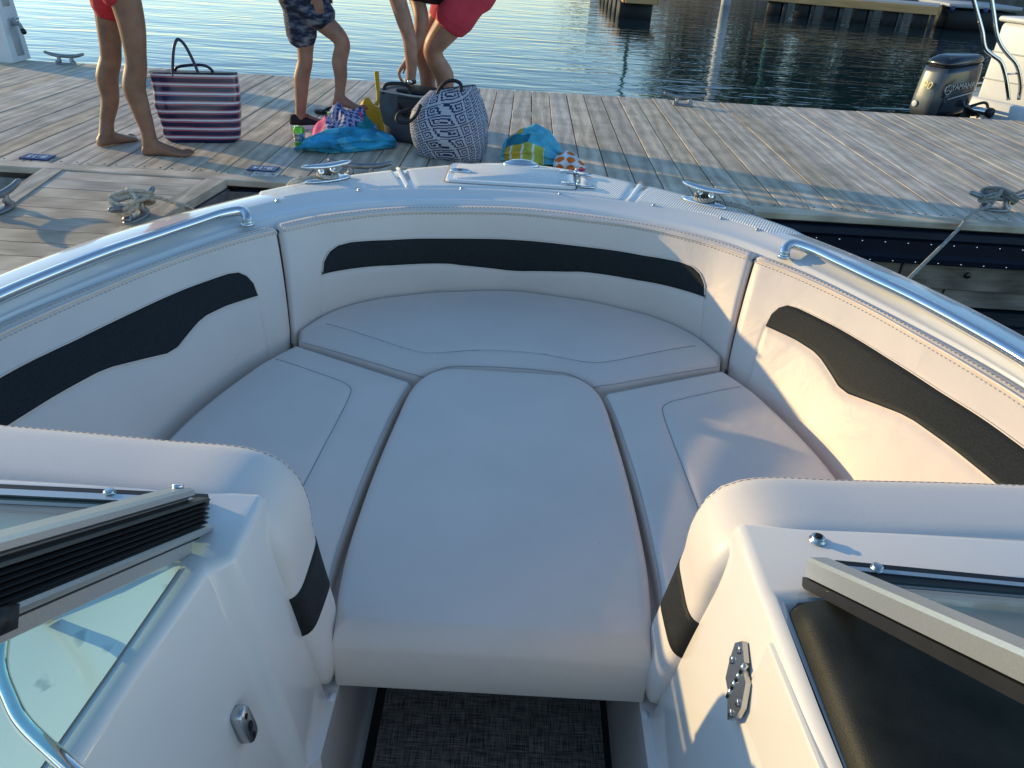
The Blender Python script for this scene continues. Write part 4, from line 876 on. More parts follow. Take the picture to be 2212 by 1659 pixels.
cw = bt((-.715, 2.845, .40)); bowline(-1, cw, [(-.98, 2.80, -.15), (-.88, 2.66, .15), (-.80, 2.56, .33), (-.755, 2.525, .398), (-.70, 2.53, .412)], 'cream twisted rope made fast on the left bow cleat')
cw = bt((.69, 2.838, .40)); bowline(1, cw, [(1.0, 2.72, -.12), (.90, 2.60, .18), (.82, 2.53, .34), (.775, 2.505, .398), (.70, 2.525, .412)], 'dark wet rope made fast on the right bow cleat')

# ---- slip number plates
def plate(cx, cy, ang, txt, label):
    r = mk('number_plate', rot(rbox((0, 0, 0), (.150, .095, .006), .002)[0], ang)+np.array([cx, cy, .0045]) if 0 else (rot(rbox((0, 0, 0), (.150, .095, .006), .002)[0], ang)+np.array([cx, cy, .0045]), rbox((0, 0, 0), (.150, .095, .006), .002)[1]), 'plate_blue', smooth=False)
    tagit(r, label, 'plate'); text(txt, .056, 'plate_white', r, Matrix.Translation((cx, cy, .0082))@Matrix.Rotation(math.pi+ang, 4, 'Z'))
    for s in (-1, 1): mk('screw', disc(rot(np.array([[0, s*.037, 0]]), ang)[0]+np.array([cx, cy, .0074]), .0035, .002, 8), 'steel', r)
plate(-2.53, 4.015, -.02, 'B-15', 'blue slip plate reading B-15 beside the bare feet'); plate(-1.36, 4.055, -.03, 'B-14', 'blue slip plate reading B-14 left of the bow cleat')

# ---- power pedestal
pd = empty('dock_pedestal', (-4.35, 6.72, 0), 'white tapered dock pedestal with a brass water tap at the left edge', 'pedestal')
def ring4(x0, x1, y0, y1, z, r=.02): q = rrect(x0, x1, y0, y1, r, 4); return np.c_[q, np.full(len(q), z)]
PX, PY = -4.415, 6.86
mk('housing', loft([ring4(PX-.175+.05*t, PX+.175-.05*t, PY-.14+.03*t, PY+.14-.03*t, z) for t, z in ((0, 0), (.02, .02), (.5, .5), (1, 1.0), (1.25, 1.06))]), 'white_plastic', pd, auto=40)
mk('lamp_cap', loft([ring4(PX-.13*f, PX+.13*f, PY-.12*f, PY+.12*f, z) for f, z in ((.95, 1.06), (1, 1.08), (1, 1.16), (.6, 1.22))]), 'grey_plastic', pd, auto=40)
def pf(y, z, d=0): return (PX+.175-.05*z+d, PY+y, z)
mk('tap_plate', (rot(rbox((0, 0, 0), (.006, .10, .28), .002)[0], -.05, 'Y')+np.array(pf(.0, .18, .002)), rbox((0, 0, 0), (.006, .10, .28), .002)[1]), 'grey_plastic', pd)
mk('sticker', (rot(rbox((0, 0, 0), (.004, .10, .055), .001)[0], -.05, 'Y')+np.array(pf(.0, .44, .001)), rbox((0, 0, 0), (.004, .10, .055), .001)[1]), 'bag_trim', pd)
tp_ = mk('tap', cat([tube(crom([pf(0, .285, 0), pf(-.005, .288, .04), pf(-.02, .283, .075), pf(-.045, .262, .10), pf(-.06, .245, .115)], 5), np.r_[np.linspace(.020, .015, 16), np.linspace(.015, .018, 5)], 10)]), 'brushed_steel', pd)
mk('tap_handle', cat([tube([pf(-.005, .29, .05), pf(-.005, .325, .05)], .007, 8), tube([pf(-.035, .327, .05), pf(.03, .327, .05)], .009, 8)]), 'brushed_steel', tp_); mk('hose_end', tube([pf(-.058, .247, .113), pf(-.072, .228, .128)], .020, 10), 'rubber', tp_)

# ================================================================ PEOPLE
def limb(pts, rad, n=14, k=6):
    P = crom(pts, k); r = np.interp(np.linspace(0, 1, len(P)), np.linspace(0, 1, len(rad)), rad); d = P[-1]-P[-2]; d /= np.linalg.norm(d); e = P[0]-P[1]; e /= np.linalg.norm(e)
    P = np.vstack([P[0]+e*r[0]*.8, P[0]+e*r[0]*.5, P, P[-1]+d*r[-1]*.5, P[-1]+d*r[-1]*.8]); r = np.r_[r[0]*.3, r[0]*.8, r, r[-1]*.8, r[-1]*.3]; return tube(P, r, n)
def foot(heel, ang, L=.24, z0=0., pitch=0., toes=True, sc=1.):
    secs = [(-.01, .016, .030), (.02, .027, .052), (.10, .032, .070), (.22, .033, .086), (.36, .033, .078), (.52, .038, .058), (.68, .044, .042), (.80, .046, .031), (.88, .042, .025), (.93, .03, .02)]
    R_ = []
    for t, wd, h in secs:
        a = np.linspace(0, 2*np.pi, 14, endpoint=False); yv = wd*np.cos(a)*sc; zv = h/2*(1+np.sin(a)); zv = np.where(np.sin(a) < -.3, zv*.6, zv); R_.append(np.c_[np.full(14, t*L), yv, zv*sc])
    parts = [loft(R_)]
    if toes:
        for i, (y, t0, t1, r) in enumerate(((.030, .84, 1.0, .0135), (.009, .85, .985, .0095), (-.008, .83, .955, .009), (-.023, .80, .92, .0085), (-.036, .76, .87, .008))):
            parts.append(limb([(t0*L, y*sc, r*1.5), ((t0+t1)/2*L, y*sc, r*1.6), (t1*L, y*sc, r*1.05)], [r*.95, r, r*.9], 8, 3))
    out = []
    for V, F in parts:
        V = rot(V, -pitch, 'Y'); V = rot(V, ang); out.append((V+np.array([heel[0], heel[1], z0]), F))
    return out
def hand(w, d, up, curl=.6, L=.085, sc=1.):
    """w wrist, d direction of the fingers, up = back of the hand"""
    w = np.array(w, float); d = np.array(d, float); d /= np.linalg.norm(d); up = np.array(up, float); up -= d*(up@d); up /= np.linalg.norm(up); sd_ = np.cross(d, up); parts = []
    a = np.linspace(0, 2*np.pi, 12, endpoint=False)
    parts.append(loft([w+d*t*sc+np.outer(np.cos(a)*wd*sc, sd_)+np.outer(np.sin(a)*th*sc, up) for t, wd, th in ((-.02, .022, .018), (.0, .026, .018), (.03, .036, .016), (.06, .040, .014), (.085, .038, .012))]))
    for i, (s, l) in enumerate(((.029, .068), (.010, .077), (-.010, .071), (-.028, .055))):
        b = w+d*.08*sc+sd_*s*sc; P = [b]; dd = d.copy()
        for q in range(3):
            ca_, sa_ = math.cos(curl*(.5+.35*q)), math.sin(curl*(.5+.35*q)); ddn = d*ca_-up*sa_; P.append(P[-1]+ddn*l*(.42, .32, .26)[q]*sc)
        parts.append(limb(P, [.0090*sc, .0082*sc, .0074*sc], 8, 3))
    b = w+d*.015*sc+sd_*.026*sc; parts.append(limb([b, b+(sd_*.022+d*.018-up*.008)*sc, b+(sd_*.030+d*.045-up*.018)*sc, b+(sd_*.026+d*.066-up*.024)*sc], [.012*sc, .0105*sc, .009*sc, .008*sc], 8, 3)); return parts
def head(c, fwd, r, root, hair='hair_brown', long=False):
    c = np.array(c, float); f = np.array(fwd, float); f /= np.linalg.norm(f); s = np.cross([0, 0, 1.], f); s /= np.linalg.norm(s); u = np.cross(f, s)
    V, F = sph((0, 0, 0), (r*.92, r*.76, r*1.14), 20, 14); V = V.copy(); jaw = V[:, 2] < -.1*r; V[jaw, 1] *= .88; V[jaw, 0] *= .95
    B3 = np.stack([f, s, u]); tf = lambda Q: np.asarray(Q)@B3+c
    parts = [(tf(V), F), limb([tf([(r*.86, 0, .12*r)])[0], tf([(r*1.02, 0, -.14*r)])[0], tf([(r*.98, 0, -.2*r)])[0]], [r*.09, r*.14, r*.12], 8, 3)]
    for q in (-1, 1): parts.append(sphere_e(tf([(-.02*r, q*r*.76, -.02*r)])[0], (r*.16, r*.08, r*.24)))
    parts.append(limb([tf([(r*.80, -.2*r, -.50*r)])[0], tf([(r*.87, 0, -.50*r)])[0], tf([(r*.80, .2*r, -.50*r)])[0]], [r*.06, r*.09, r*.06], 8, 3))
    ey_ = cat([sph(tf([(r*.80, q*r*.28, .08*r)])[0], r*.09, 8, 6) for q in (-1, 1)])
    V2, F2 = sph((0, 0, 0), (r*1.0, r*.86, r*1.2), 20, 14); V2 = V2.copy(); low = (V2[:, 0] > .2*r) & (V2[:, 2] < .55*r); V2[low] *= .82; vb = (V2[:, 2] < -.3*r) & (V2[:, 0] > -.3*r); V2[vb] *= .8
    if long: bk = (V2[:, 0] < -.1*r) & (V2[:, 2] < 0); V2[bk, 2] *= 2.0
    for i in range(len(V2)): V2[i] *= 1+.03*nz(V2[i], 20)
    return parts, ey_, (tf(V2), F2)
def sphere_e(c, r): return sph(c, r, 10, 8)
def person(label, skinm, base, parts, clothes, hd, shoes=None, vox=.0065):
    root = empty('person', base, label, 'person'); hp_, ey_, hr_ = hd
    b = fuse('body', parts+hp_, skinm, root, vox, 5)
    mk('eyes', ey_, 'eye', b); mk('hair', hr_, 'hair_brown', b)
    for nm, pr_, m in clothes: fuse(nm, pr_, m, root, .008, 5)
    return root
# -- standing person on the left: bare feet, red shorts
yA, yB = 4.36, 4.20
pA = []
pA += foot((-2.345, 4.295), R(60), .245); pA += foot((-2.055, 4.195), R(6), .255)
pA.append(limb([(-2.315, 4.345, .06), (-2.305, yA, .13), (-2.265, yA+.005, .25), (-2.255, yA, .36), (-2.215, yA, .46), (-2.20, yA-.01, .52), (-2.18, yA-.01, .66), (-2.15, 4.34, .84), (-2.12, 4.33, .93)], [.040, .037, .047, .057, .053, .054, .066, .079, .085], 16))
pA.append(limb([(-2.010, 4.200, .06), (-2.010, yB, .13), (-2.028, yB, .25), (-2.040, yB, .35), (-2.010, yB, .455), (-2.002, yB, .52), (-1.998, yB+.005, .66), (-2.02, 4.21, .84), (-2.05, 4.23, .93)], [.041, .037, .049, .058, .053, .054, .067, .080, .086], 16))
pA.append(limb([(-2.085, 4.285, .92), (-2.085, 4.285, 1.02), (-2.075, 4.28, 1.2), (-2.08, 4.28, 1.36)], [.13, .115, .12, .125], 18)); pA.append(limb([(-2.08, 4.12, 1.385), (-2.08, 4.28, 1.41), (-2.08, 4.44, 1.385)], [.055, .07, .055], 12)); pA.append(limb([(-2.08, 4.28, 1.40), (-2.065, 4.28, 1.52)], [.052, .05], 12))
for q, xe in ((-1, .06), (1, .02)):
    pA.append(limb([(-2.08, 4.28+q*.165, 1.38), (-2.07, 4.28+q*.19, 1.22), (-2.06, 4.28+q*.20, 1.10), (-1.95+xe, 4.28+q*.17, 1.10), (-1.84+xe, 4.28+q*.10, 1.13)], [.048, .043, .038, .034, .027], 12)); pA += hand((-1.835+xe, 4.28+q*.095, 1.13), (1, -q*.5, .1), (0, q*.3, 1), .8, sc=.95)
sh = [limb([(-2.15, 4.345, .715), (-2.15, 4.34, .82), (-2.11, 4.32, .93)], [.098, .098, .11], 18), limb([(-2.035, 4.215, .79), (-2.04, 4.22, .86), (-2.06, 4.24, .93)], [.098, .10, .11], 18), limb([(-2.085, 4.285, .92), (-2.085, 4.285, 1.03)], [.142, .13], 18)]
tpA = [limb([(-2.085, 4.285, 1.0), (-2.075, 4.28, 1.2), (-2.08, 4.28, 1.35)], [.132, .135, .14], 18), limb([(-2.08, 4.13, 1.385), (-2.08, 4.28, 1.40), (-2.08, 4.43, 1.385)], [.06, .075, .06], 12)]
person('person in red shorts standing barefoot in front of the striped tote bag', 'skin_tan', (-2.2, 4.28, 0), pA, [('shorts', sh, 'shorts_red'), ('top', tpA, 'shirt_navy')], head((-2.04, 4.28, 1.62), (1, 0, -.15), .10, None))
# -- child in camouflage shorts lifting one foot
yc = 5.03
pC = []
pC.append(limb([(-1.415, yc, .05), (-1.408, yc, .12), (-1.395, yc, .22), (-1.388, yc+.005, .30), (-1.357, yc, .40), (-1.352, yc, .45), (-1.345, yc, .56), (-1.36, yc, .70)], [.036, .033, .042, .049, .046, .047, .058, .07], 16))
pC.append(limb([(-1.148, 4.985, .215), (-1.141, 4.985, .26), (-1.132, 4.985, .34), (-1.135, 4.985, .42), (-1.112, 4.985, .515), (-1.128, 4.985, .555), (-1.215, 4.99, .63), (-1.32, 5.0, .72)], [.034, .031, .040, .047, .047, .049, .061, .07], 16))
pC += foot((-1.190, 4.985), R(-4), .205, .165, R(-7), True, .85); pC += foot((-1.455, yc), R(18), .20, .03, 0, False, .85)
pC.append(limb([(-1.36, 5.02, .72), (-1.37, 5.02, .85), (-1.37, 5.02, 1.0), (-1.36, 5.02, 1.10)], [.10, .095, .10, .10], 16)); pC.append(limb([(-1.36, 4.90, 1.12), (-1.36, 5.02, 1.14), (-1.36, 5.14, 1.12)], [.042, .055, .042], 12)); pC.append(limb([(-1.36, 5.02, 1.12), (-1.345, 5.02, 1.22)], [.042, .042], 12))
pC.append(limb([(-1.36, 4.89, 1.11), (-1.34, 4.87, .98), (-1.31, 4.87, .89), (-1.25, 4.89, .81), (-1.222, 4.90, .775)], [.038, .035, .031, .027, .022], 12)); pC += hand((-1.222, 4.90, .775), (.10, 0, -1), (.2, -1, 0), .6, sc=.78)
pC.append(limb([(-1.36, 5.15, 1.11), (-1.36, 5.19, .98), (-1.34, 5.19, .89), (-1.27, 5.15, .80), (-1.24, 5.12, .77)], [.038, .035, .031, .027, .022], 12)); pC += hand((-1.24, 5.12, .77), (.3, -.2, -1), (0, 1, 0), .6, sc=.78)
shC = [limb([(-1.365, yc, .545), (-1.365, yc, .64), (-1.36, yc, .74)], [.090, .098, .105], 18), limb([(-1.222, 4.985, .665), (-1.28, 4.99, .705), (-1.35, 5.0, .77)], [.088, .100, .105], 18), limb([(-1.365, 5.02, .74), (-1.37, 5.02, .84)], [.118, .108], 18)]
tC = [limb([(-1.37, 5.02, .82), (-1.37, 5.02, 1.0), (-1.36, 5.02, 1.1)], [.118, .115, .115], 16), limb([(-1.36, 4.87, 1.11), (-1.36, 5.02, 1.13), (-1.36, 5.17, 1.11)], [.05, .062, .05], 12)]
kid = person('child in camouflage shorts with one shoe on, lifting the bare foot', 'skin_child', (-1.4, 5.0, 0), pC, [('shorts', shC, 'camo'), ('top', tC, 'shirt_grey')], head((-1.32, 5.02, 1.32), (1, 0, -.35), .092, None))
def shoe(x, y, ang, label, L=.225):
    r = empty('shoe', (x, y, 0), label, 'shoe')
    def tf(VF): return rot(VF[0], ang)+np.array([x, y, 0]), VF[1]
    a = np.linspace(0, 2*np.pi, 20, endpoint=False)
    def ol(w): return [(t, wd*w) for t, wd in ((0, .028), (.1, .034), (.3, .033), (.5, .037), (.7, .044), (.85, .042), (.95, .030), (1.0, .012))]
    q = ol(1); P = [(t*L, wd) for t, wd in q]+[(t*L, -wd) for t, wd in q[::-1]]
    mk('sole', tf(prism(P, .002, .030)), 'shoe_sole', r, smooth=False)
    R_ = []
    for t, wd, h in ((0, .020, .075), (.06, .030, .088), (.2, .034, .092), (.35, .035, .085), (.5, .037, .072), (.7, .042, .055), (.86, .038, .045), (.96, .024, .036)):
        R_.append(np.c_[np.full(20, t*L), wd*np.cos(a), .028+(h-.028)*np.clip(np.sin(a), 0, 1)**.7])
    mk('upper', tf(loft(R_)), 'shoe_black', r); mk('laces', tf(cat([tube([(L*t, -.02, .088-.05*(t-.35)), (L*t, 0, .094-.05*(t-.35)), (L*t, .02, .088-.05*(t-.35))], .003, 6) for t in (.36, .44, .52)])), 'shoe_black', r); return r
shoe(-1.478, 5.005, R(18), 'black sneaker with white sole worn on the child\'s standing foot')
r = empty('flip_flop', (-1.3, 5.5, 0), 'black flip flop lying flat between the child\'s legs', 'flip flop')
P = [(t*.25, w_) for t, w_ in ((0, .02), (.1, .034), (.4, .03), (.75, .046), (.93, .036), (1, .012))]; P = P+[(x, -y) for x, y in P[::-1]]
V, F = prism(P, .001, .022); mk('sole', (rot(V, R(-18))+np.array([-1.44, 5.52, 0]), F), 'shoe_black', r, smooth=False)
mk('strap', tube(rot(crom([(.07, .035, .02), (.12, .02, .05), (.19, 0, .035), (.12, -.02, .05), (.07, -.035, .02)], 5), R(-18))+np.array([-1.44, 5.52, 0]), .006, 8), 'shoe_black', r)
# -- person bending over the bags: coral shorts, black top
pW = []
pW.append(limb([(-.475, 5.27, .06), (-.485, 5.27, .13), (-.515, 5.25, .25), (-.525, 5.24, .34), (-.585, 5.21, .445), (-.590, 5.20, .50), (-.50, 5.20, .63), (-.42, 5.20, .74), (-.37, 5.22, .83)], [.040, .038, .053, .062, .059, .062, .088, .105, .11], 16))
pW.append(limb([(-.60, 5.40, .06), (-.61, 5.40, .13), (-.645, 5.39, .25), (-.65, 5.38, .34), (-.685, 5.36, .45), (-.68, 5.35, .51), (-.585, 5.35, .64), (-.49, 5.34, .76), (-.42, 5.33, .84)], [.039, .037, .050, .056, .052, .053, .072, .092, .105], 16))
pW += foot((-.44, 5.275), R(176), .245); pW += foot((-.57, 5.40), R(180), .245)
pW.append(limb([(-.36, 5.27, .84), (-.46, 5.24, .88), (-.62, 5.18, .89), (-.76, 5.12, .92)], [.15, .125, .125, .125], 18)); pW.append(limb([(-.80, 4.98, .93), (-.82, 5.11, .95), (-.80, 5.24, .94)], [.055, .075, .055], 12)); pW.append(limb([(-.82, 5.11, .95), (-.93, 5.09, .985)], [.05, .05], 12))
pW.append(limb([(-.815, 4.975, .92), (-.775, 4.955, .80), (-.735, 4.95, .68), (-.705, 4.95, .585), (-.695, 4.95, .50), (-.695, 4.955, .38), (-.705, 4.96, .315)], [.053, .050, .047, .042, .040, .030, .026], 14)); pW += hand((-.707, 4.962, .31), (-.05, .05, -1), (-.5, -1, 0), .5)
pW.append(limb([(-.77, 5.25, .92), (-.70, 5.20, .79), (-.655, 5.12, .68), (-.66, 5.11, .60), (-.69, 5.10, .52), (-.735, 5.10, .44)], [.050, .047, .046, .042, .035, .027], 14)); pW += hand((-.738, 5.10, .435), (-.45, -.1, -.55), (-1, 0, .6), 1.3)
shW = [limb([(-.462, 5.20, .675), (-.42, 5.20, .745), (-.36, 5.22, .85)], [.122, .126, .145], 20), limb([(-.54, 5.345, .69), (-.49, 5.34, .76), (-.40, 5.31, .86)], [.100, .112, .13], 18), limb([(-.34, 5.265, .84), (-.44, 5.25, .90)], [.168, .148], 20)]
tW = [limb([(-.45, 5.245, .89), (-.60, 5.19, .885), (-.76, 5.125, .92)], [.137, .138, .14], 20), limb([(-.79, 4.99, .93), (-.81, 5.11, .945), (-.79, 5.23, .935)], [.06, .08, .06], 12)]
wom = person('person in coral shorts and black top bending to reach into the grey bag', 'skin_fair', (-.5, 5.3, 0), pW, [('shorts', shW, 'shorts_coral'), ('top', tW, 'shirt_black')], head((-1.03, 5.07, 1.02), (-.75, -.05, -.65), .10, None, long=True))
wt = mk('watch', tube([(-.7, 4.956, .347), (-.7, 4.956, .327)], .034, 14), 'bag_black'); tagit(wt, 'dark wristwatch worn by the bending person', 'watch'); mk('watch_face', disc((-.7, 4.924, .337), .014, .006, 12, (0, -1, 0)), 'can_silver', wt)
# ================================================================ BAGS AND TOWELS
def bag_rings(w0, w1, d0, d1, h, n=26, m=56, sag=.0, lean=0., seed=0, e=3.2):
    a = np.linspace(0, 2*np.pi, m, endpoint=False); ca_, sa_ = np.sign(np.cos(a))*np.abs(np.cos(a))**(2/e), np.sign(np.sin(a))*np.abs(np.sin(a))**(2/e); R_ = []
    for i in range(n):
        t = i/(n-1); W_ = w0+(w1-w0)*t+.02*math.sin(math.pi*t); D_ = d0+(d1-d0)*t+.03*math.sin(math.pi*t); rnd = 1-.14*max(0, 1-t*9)**2
        P = np.c_[W_/2*ca_*rnd+lean*t, D_/2*sa_*rnd, np.full(m, h*t)-sag*np.sin(np.pi*(ca_*.5+.5))*t**4]
        for j in range(m):
            k = .012*nz((P[j, 0]*6+seed, P[j, 1]*6, P[j, 2]*7), 1)*min(1, t*4+.2); P[j, 0] += k*ca_[j]*1.2; P[j, 1] += k*np.sign(sa_[j])*1.4
        R_.append(P)
    return R_
# striped tote
tb = empty('tote_bag', (-1.87, 4.58, 0), 'navy tote bag with pink and white stripes', 'bag'); yaw = R(14)
Rg = bag_rings(.415, .455, .15, .11, .375, seed=2, e=4.5); o = mk('body', loft(Rg, True, False), 'tote_stripes', None); b_ = o.data; o.parent = tb; o.rotation_euler.z = yaw
b_.polygons.foreach_set('use_smooth', [True]*len(b_.polygons))
bt0 = mk('bottom', prism(Rg[0][:, :2]*.98, .002, .012), 'bag_navy', None); bt0.parent = tb; bt0.rotation_euler.z = yaw
li = mk('lining', loft([Rg[-1]*[.97, .93, 1], Rg[-1]*[.95, .9, .6]], True, True), 'bag_black', None); li.parent = tb; li.rotation_euler.z = yaw
for pts in ([(-.105, -.048, .36), (-.098, -.045, .42), (-.075, -.03, .52), (-.055, -.02, .548), (-.03, -.02, .53), (.01, -.03, .44), (.035, -.048, .36)], [(-.11, .045, .37), (-.09, .03, .395), (-.02, .02, .41), (.06, .02, .41), (.09, .03, .39), (.10, .045, .36)]):
    h = mk('handle', tube(crom(pts, 7), .0085, 8), 'bag_navy', None); h.parent = tb; h.rotation_euler.z = yaw
# grey cooler bag
gb = empty('cooler_bag', (-.70, 4.92, 0), 'dark grey soft cooler bag with pale edge trim, standing open', 'bag'); yaw = R(-22)
Rg = bag_rings(.26, .34, .22, .24, .285, seed=9, e=5)
def child(nm, VF, m, par, yaw=0, **k): o = mk(nm, VF, m, None, **k); o.parent = par; o.rotation_euler.z = yaw; return o
child('body', loft(Rg, True, False), 'bag_grey', gb, yaw); child('bottom', prism(Rg[0][:, :2]*.98, .001, .01), 'bag_grey', gb, yaw); child('lining', loft([Rg[-1]*[.97, .95, 1], Rg[-1]*[.9, .85, .5]], True, True), 'bag_black', gb, yaw)
P = np.vstack([Rg[-1], Rg[-1][:1]]); child('rim', tube(P+[0, 0, .002], .006, 6), 'bag_trim', gb, yaw)
k = 27; child('edge_trim', tube(np.array([r_[k]*[1.02, 1.02, 1] for r_ in Rg]), .006, 6), 'bag_trim', gb, yaw); 
child('handle', tube(crom([(-.12, -.11, .27), (-.11, -.10, .32), (-.06, -.09, .335), (.04, -.09, .33), (.07, -.11, .27)], 6), .011, 8, ab=(1, .5)), 'bag_black', gb, yaw)
child('pocket', rbox((.07, -.135, .225), (.16, .03, .10), .012, 2), 'bag_black', gb, yaw); child('flap', rbox((.06, .0, .30), (.20, .20, .02), .008, 2), 'bag_black', gb, yaw)
child('zip_loop', tube(crom([(.0, -.14, .26), (.02, -.16, .20), (.05, -.155, .17), (.09, -.15, .19)], 6), .007, 6), 'bag_black', gb, yaw)
# greek key tote: print carried by the faces of the cloth
KEY = ['111111111', '100000001', '101111101', '101000101', '101010101', '101011101', '101000001', '101111111', '100000000']
gk = empty('tote_bag', (-.42, 4.55, 0), 'bulging white and navy greek key patterned tote bag', 'bag'); n_, m_ = 110, 230
aa = np.linspace(0, 2*np.pi, m_, endpoint=False); Rg = []
for i in range(n_):
    t = i/(n_-1); e = 3.8; ca_, sa_ = np.sign(np.cos(aa))*np.abs(np.cos(aa))**(2/e), np.sign(np.sin(aa))*np.abs(np.sin(aa))**(2/e)
    xl = np.interp(t, [0, .04, .2, .38, .55, .7, .85, 1], [-.175, -.185, -.205, -.220, -.225, -.212, -.17, -.115]); xr = np.interp(t, [0, .04, .2, .55, .8, 1], [.185, .20, .217, .215, .185, .140])
    Dp = np.interp(t, [0, .05, .3, .6, 1], [.17, .20, .27, .25, .075]); x = (xl+xr)/2+(xr-xl)/2*ca_
    P = np.c_[x, Dp/2*sa_, t*(.362+.045*(ca_*.5+.5))]
    for j in range(0, m_): P[j, 1] += .014*nz((P[j, 0]*7, P[j, 2]*7, sa_[j]), 1, 3)*t
    Rg.append(P)
V, F = loft(Rg, True, False); fm = []
for i in range(n_-1):
    for j in range(m_):
        u_, v_ = j*.80, i*.55; uu_, vv_ = (u_*.94+v_*.34), (v_*.94-u_*.34)
        fm.append(int(KEY[int(vv_) % 9][int(uu_) % 9]))
child('body', (V, F), 'print_navy', gk, R(-8), mats=['print_navy', 'print_white'], fm=fm)
child('bottom', prism(Rg[0][::4, :2]*.99, .001, .008), 'print_navy', gk, R(-8)); child('lining', loft([Rg[-1][::4]*[.97, .9, .99], Rg[-1][::4]*[.8, .8, .7]], True, True), 'bag_black', gk, R(-8))
child('handle', tube(crom([(-.07, -.04, .34), (-.05, -.035, .385), (-.01, -.03, .42), (.04, -.03, .425), (.065, -.03, .41), (.07, -.04, .37)], 6), .010, 8), 'bag_black', gk, R(-8)); child('handle', tube(crom([(-.20, -.09, .27), (-.27, -.11, .24), (-.275, -.13, .205), (-.22, -.14, .20), (-.17, -.135, .235), (-.14, -.11, .30)], 6), .010, 8), 'bag_black', gk, R(-8))
# crumpled cloth
def heap(name, c, size, seed, fold, mats, fmf, label, cat_, yaw=0, n=70, m=46, e=2.4, rough=1.):
    V = []; rs = np.random.RandomState(seed)
    for i in range(m):
        th = math.pi*.5*(1-i/(m-1))
        for j in range(n):
            ph = 2*math.pi*j/n; cx, sx_ = math.cos(ph), math.sin(ph); f = (abs(cx)**e+abs(sx_)**e)**(-1/e)
            R0 = math.cos(math.pi/2-th) if 0 else math.sin(math.pi/2*(1-i/(m-1)))**.8
            z = math.cos(math.pi/2*(1-i/(m-1)))**.75
            p = np.array([size[0]*R0*cx*f, size[1]*R0*sx_*f, size[2]*z])
            w_ = nz((p[0]*fold+seed, p[1]*fold, p[2]*fold*.6)); w2 = abs(nz((p[0]*fold*1.9, p[1]*fold*1.9+seed, p[2]*2.)))
            pl_ = math.sin(ph*7+seed+4*w_)*.5+math.sin(ph*12+2*seed+5*w2)*.5; p = p*(1+rough*.16*w_); p[:2] *= 1+.075*pl_*rough*(1-z*.5); p = p-np.array([0, 0, size[2]*.34*w2*rough+size[2]*.07*pl_*(1-z)])*max(z, .25); p[2] = max(.002, p[2]+size[2]*.18*w_*z); V.append(p)
    V = np.array(V); F = grid_faces(m, n, True); fm = [fmf(V[list(f)].mean(0), fi // n, fi % n) for fi, f in enumerate(F)]
    o = mk(name, (rot(V, yaw)+0, F), mats[0], None, mats=mats, fm=fm); o.location = c; tagit(o, label, cat_); return o
def folds(name, path, wd, ht, lobes, amp, seed, mats, fmf, label, cat_, n=90, m=72):
    """cloth gathered in long soft folds along a path that lies on the dock"""
    P = resample(crom(path, 10), n); T = np.gradient(P, axis=0); T /= np.linalg.norm(T, axis=1)[:, None]; S_ = np.c_[-T[:, 1], T[:, 0], np.zeros(n)]
    u = np.linspace(0, 1, n); Wd = np.interp(u, np.linspace(0, 1, len(wd)), wd); Ht = np.interp(u, np.linspace(0, 1, len(ht)), ht); R_ = []
    for i in range(n):
        a = np.linspace(0, 2*np.pi, m, endpoint=False); k = np.zeros(m)
        for q, lb in enumerate(lobes): k += amp/(q+1)**.6*np.sin(lb*a+seed*(q+1)+u[i]*(2.2-q*.9)+1.5*nz((u[i]*3, q*3.1+seed, 0)))*(.6+.8*nz((u[i]*5, a[0]+q, seed)))
        k = -np.abs(k)*1.2+.1*amp; end = min(1, (min(u[i], 1-u[i])*n/5+.12))**.5
        ca_, sa_ = np.cos(a), np.sin(a); wv_ = np.array([.03*nz((P[i][0]*14+c*2, P[i][1]*14+s_*2, seed)) for c, s_ in zip(ca_, sa_)])
        rr_ = (1+k+wv_*2.2)*end; z = Ht[i]*.42+Ht[i]*.58*sa_*rr_; R_.append(P[i]+np.outer(ca_*Wd[i]*rr_, S_[i])+np.c_[np.zeros(m), np.zeros(m), np.maximum(.002, z)])
    V, F = loft(R_); fm = [fmf(V[list(f)].mean(0), (fi//m)/(n-1), (fi % m)/m) for fi, f in enumerate(F)]
    o = mk(name, (V-np.array([P[:, 0].mean(), P[:, 1].mean(), 0]), F), mats[0], None, mats=mats, fm=fm); o.location = (P[:, 0].mean(), P[:, 1].mean(), 0); return tagit(o, label, cat_)
bt_o = folds('towel', [(-1.28, 4.53, 0), (-1.12, 4.54, 0), (-.95, 4.62, 0), (-.76, 4.72, 0)], [.06, .115, .12, .10, .05], [.05, .11, .125, .115, .06], [3, 5, 8], .20, 2.3, ['terry_blue', 'terry_aqua'], lambda p, u, v: int(nz(p, 16, 3) > .30), 'bright blue beach towel rolled in a bundle in front of the shoe', 'towel', 110, 90)
mk('fold', tube(crom([(-1.30, 4.47, .012), (-1.20, 4.425, .05), (-1.11, 4.43, .055), (-1.06, 4.48, .03)], 7), np.interp(np.linspace(0, 1, 22), [0, .5, 1], [.012, .034, .02]), 12, ab=(.75, 1.25)), 'terry_blue', bt_o)
heap('swimwear', (-1.06, 4.78, .0), (.19, .12, .19), 12, 11, ['cloth_navy', 'cloth_print', 'cloth_teal', 'cloth_pink'], lambda p, i, j: (3 if (p[0] < -.12 or nz(p, 14, 8) > .38) else 2 if nz(p, 9, 1) > .24 else int((math.sin(p[0]*190)+math.sin((p[1]+p[2])*190)) > -.1)), 'crumpled navy, pink and teal swimwear piled behind the blue towel', 'clothing', R(-12), rough=1.3)
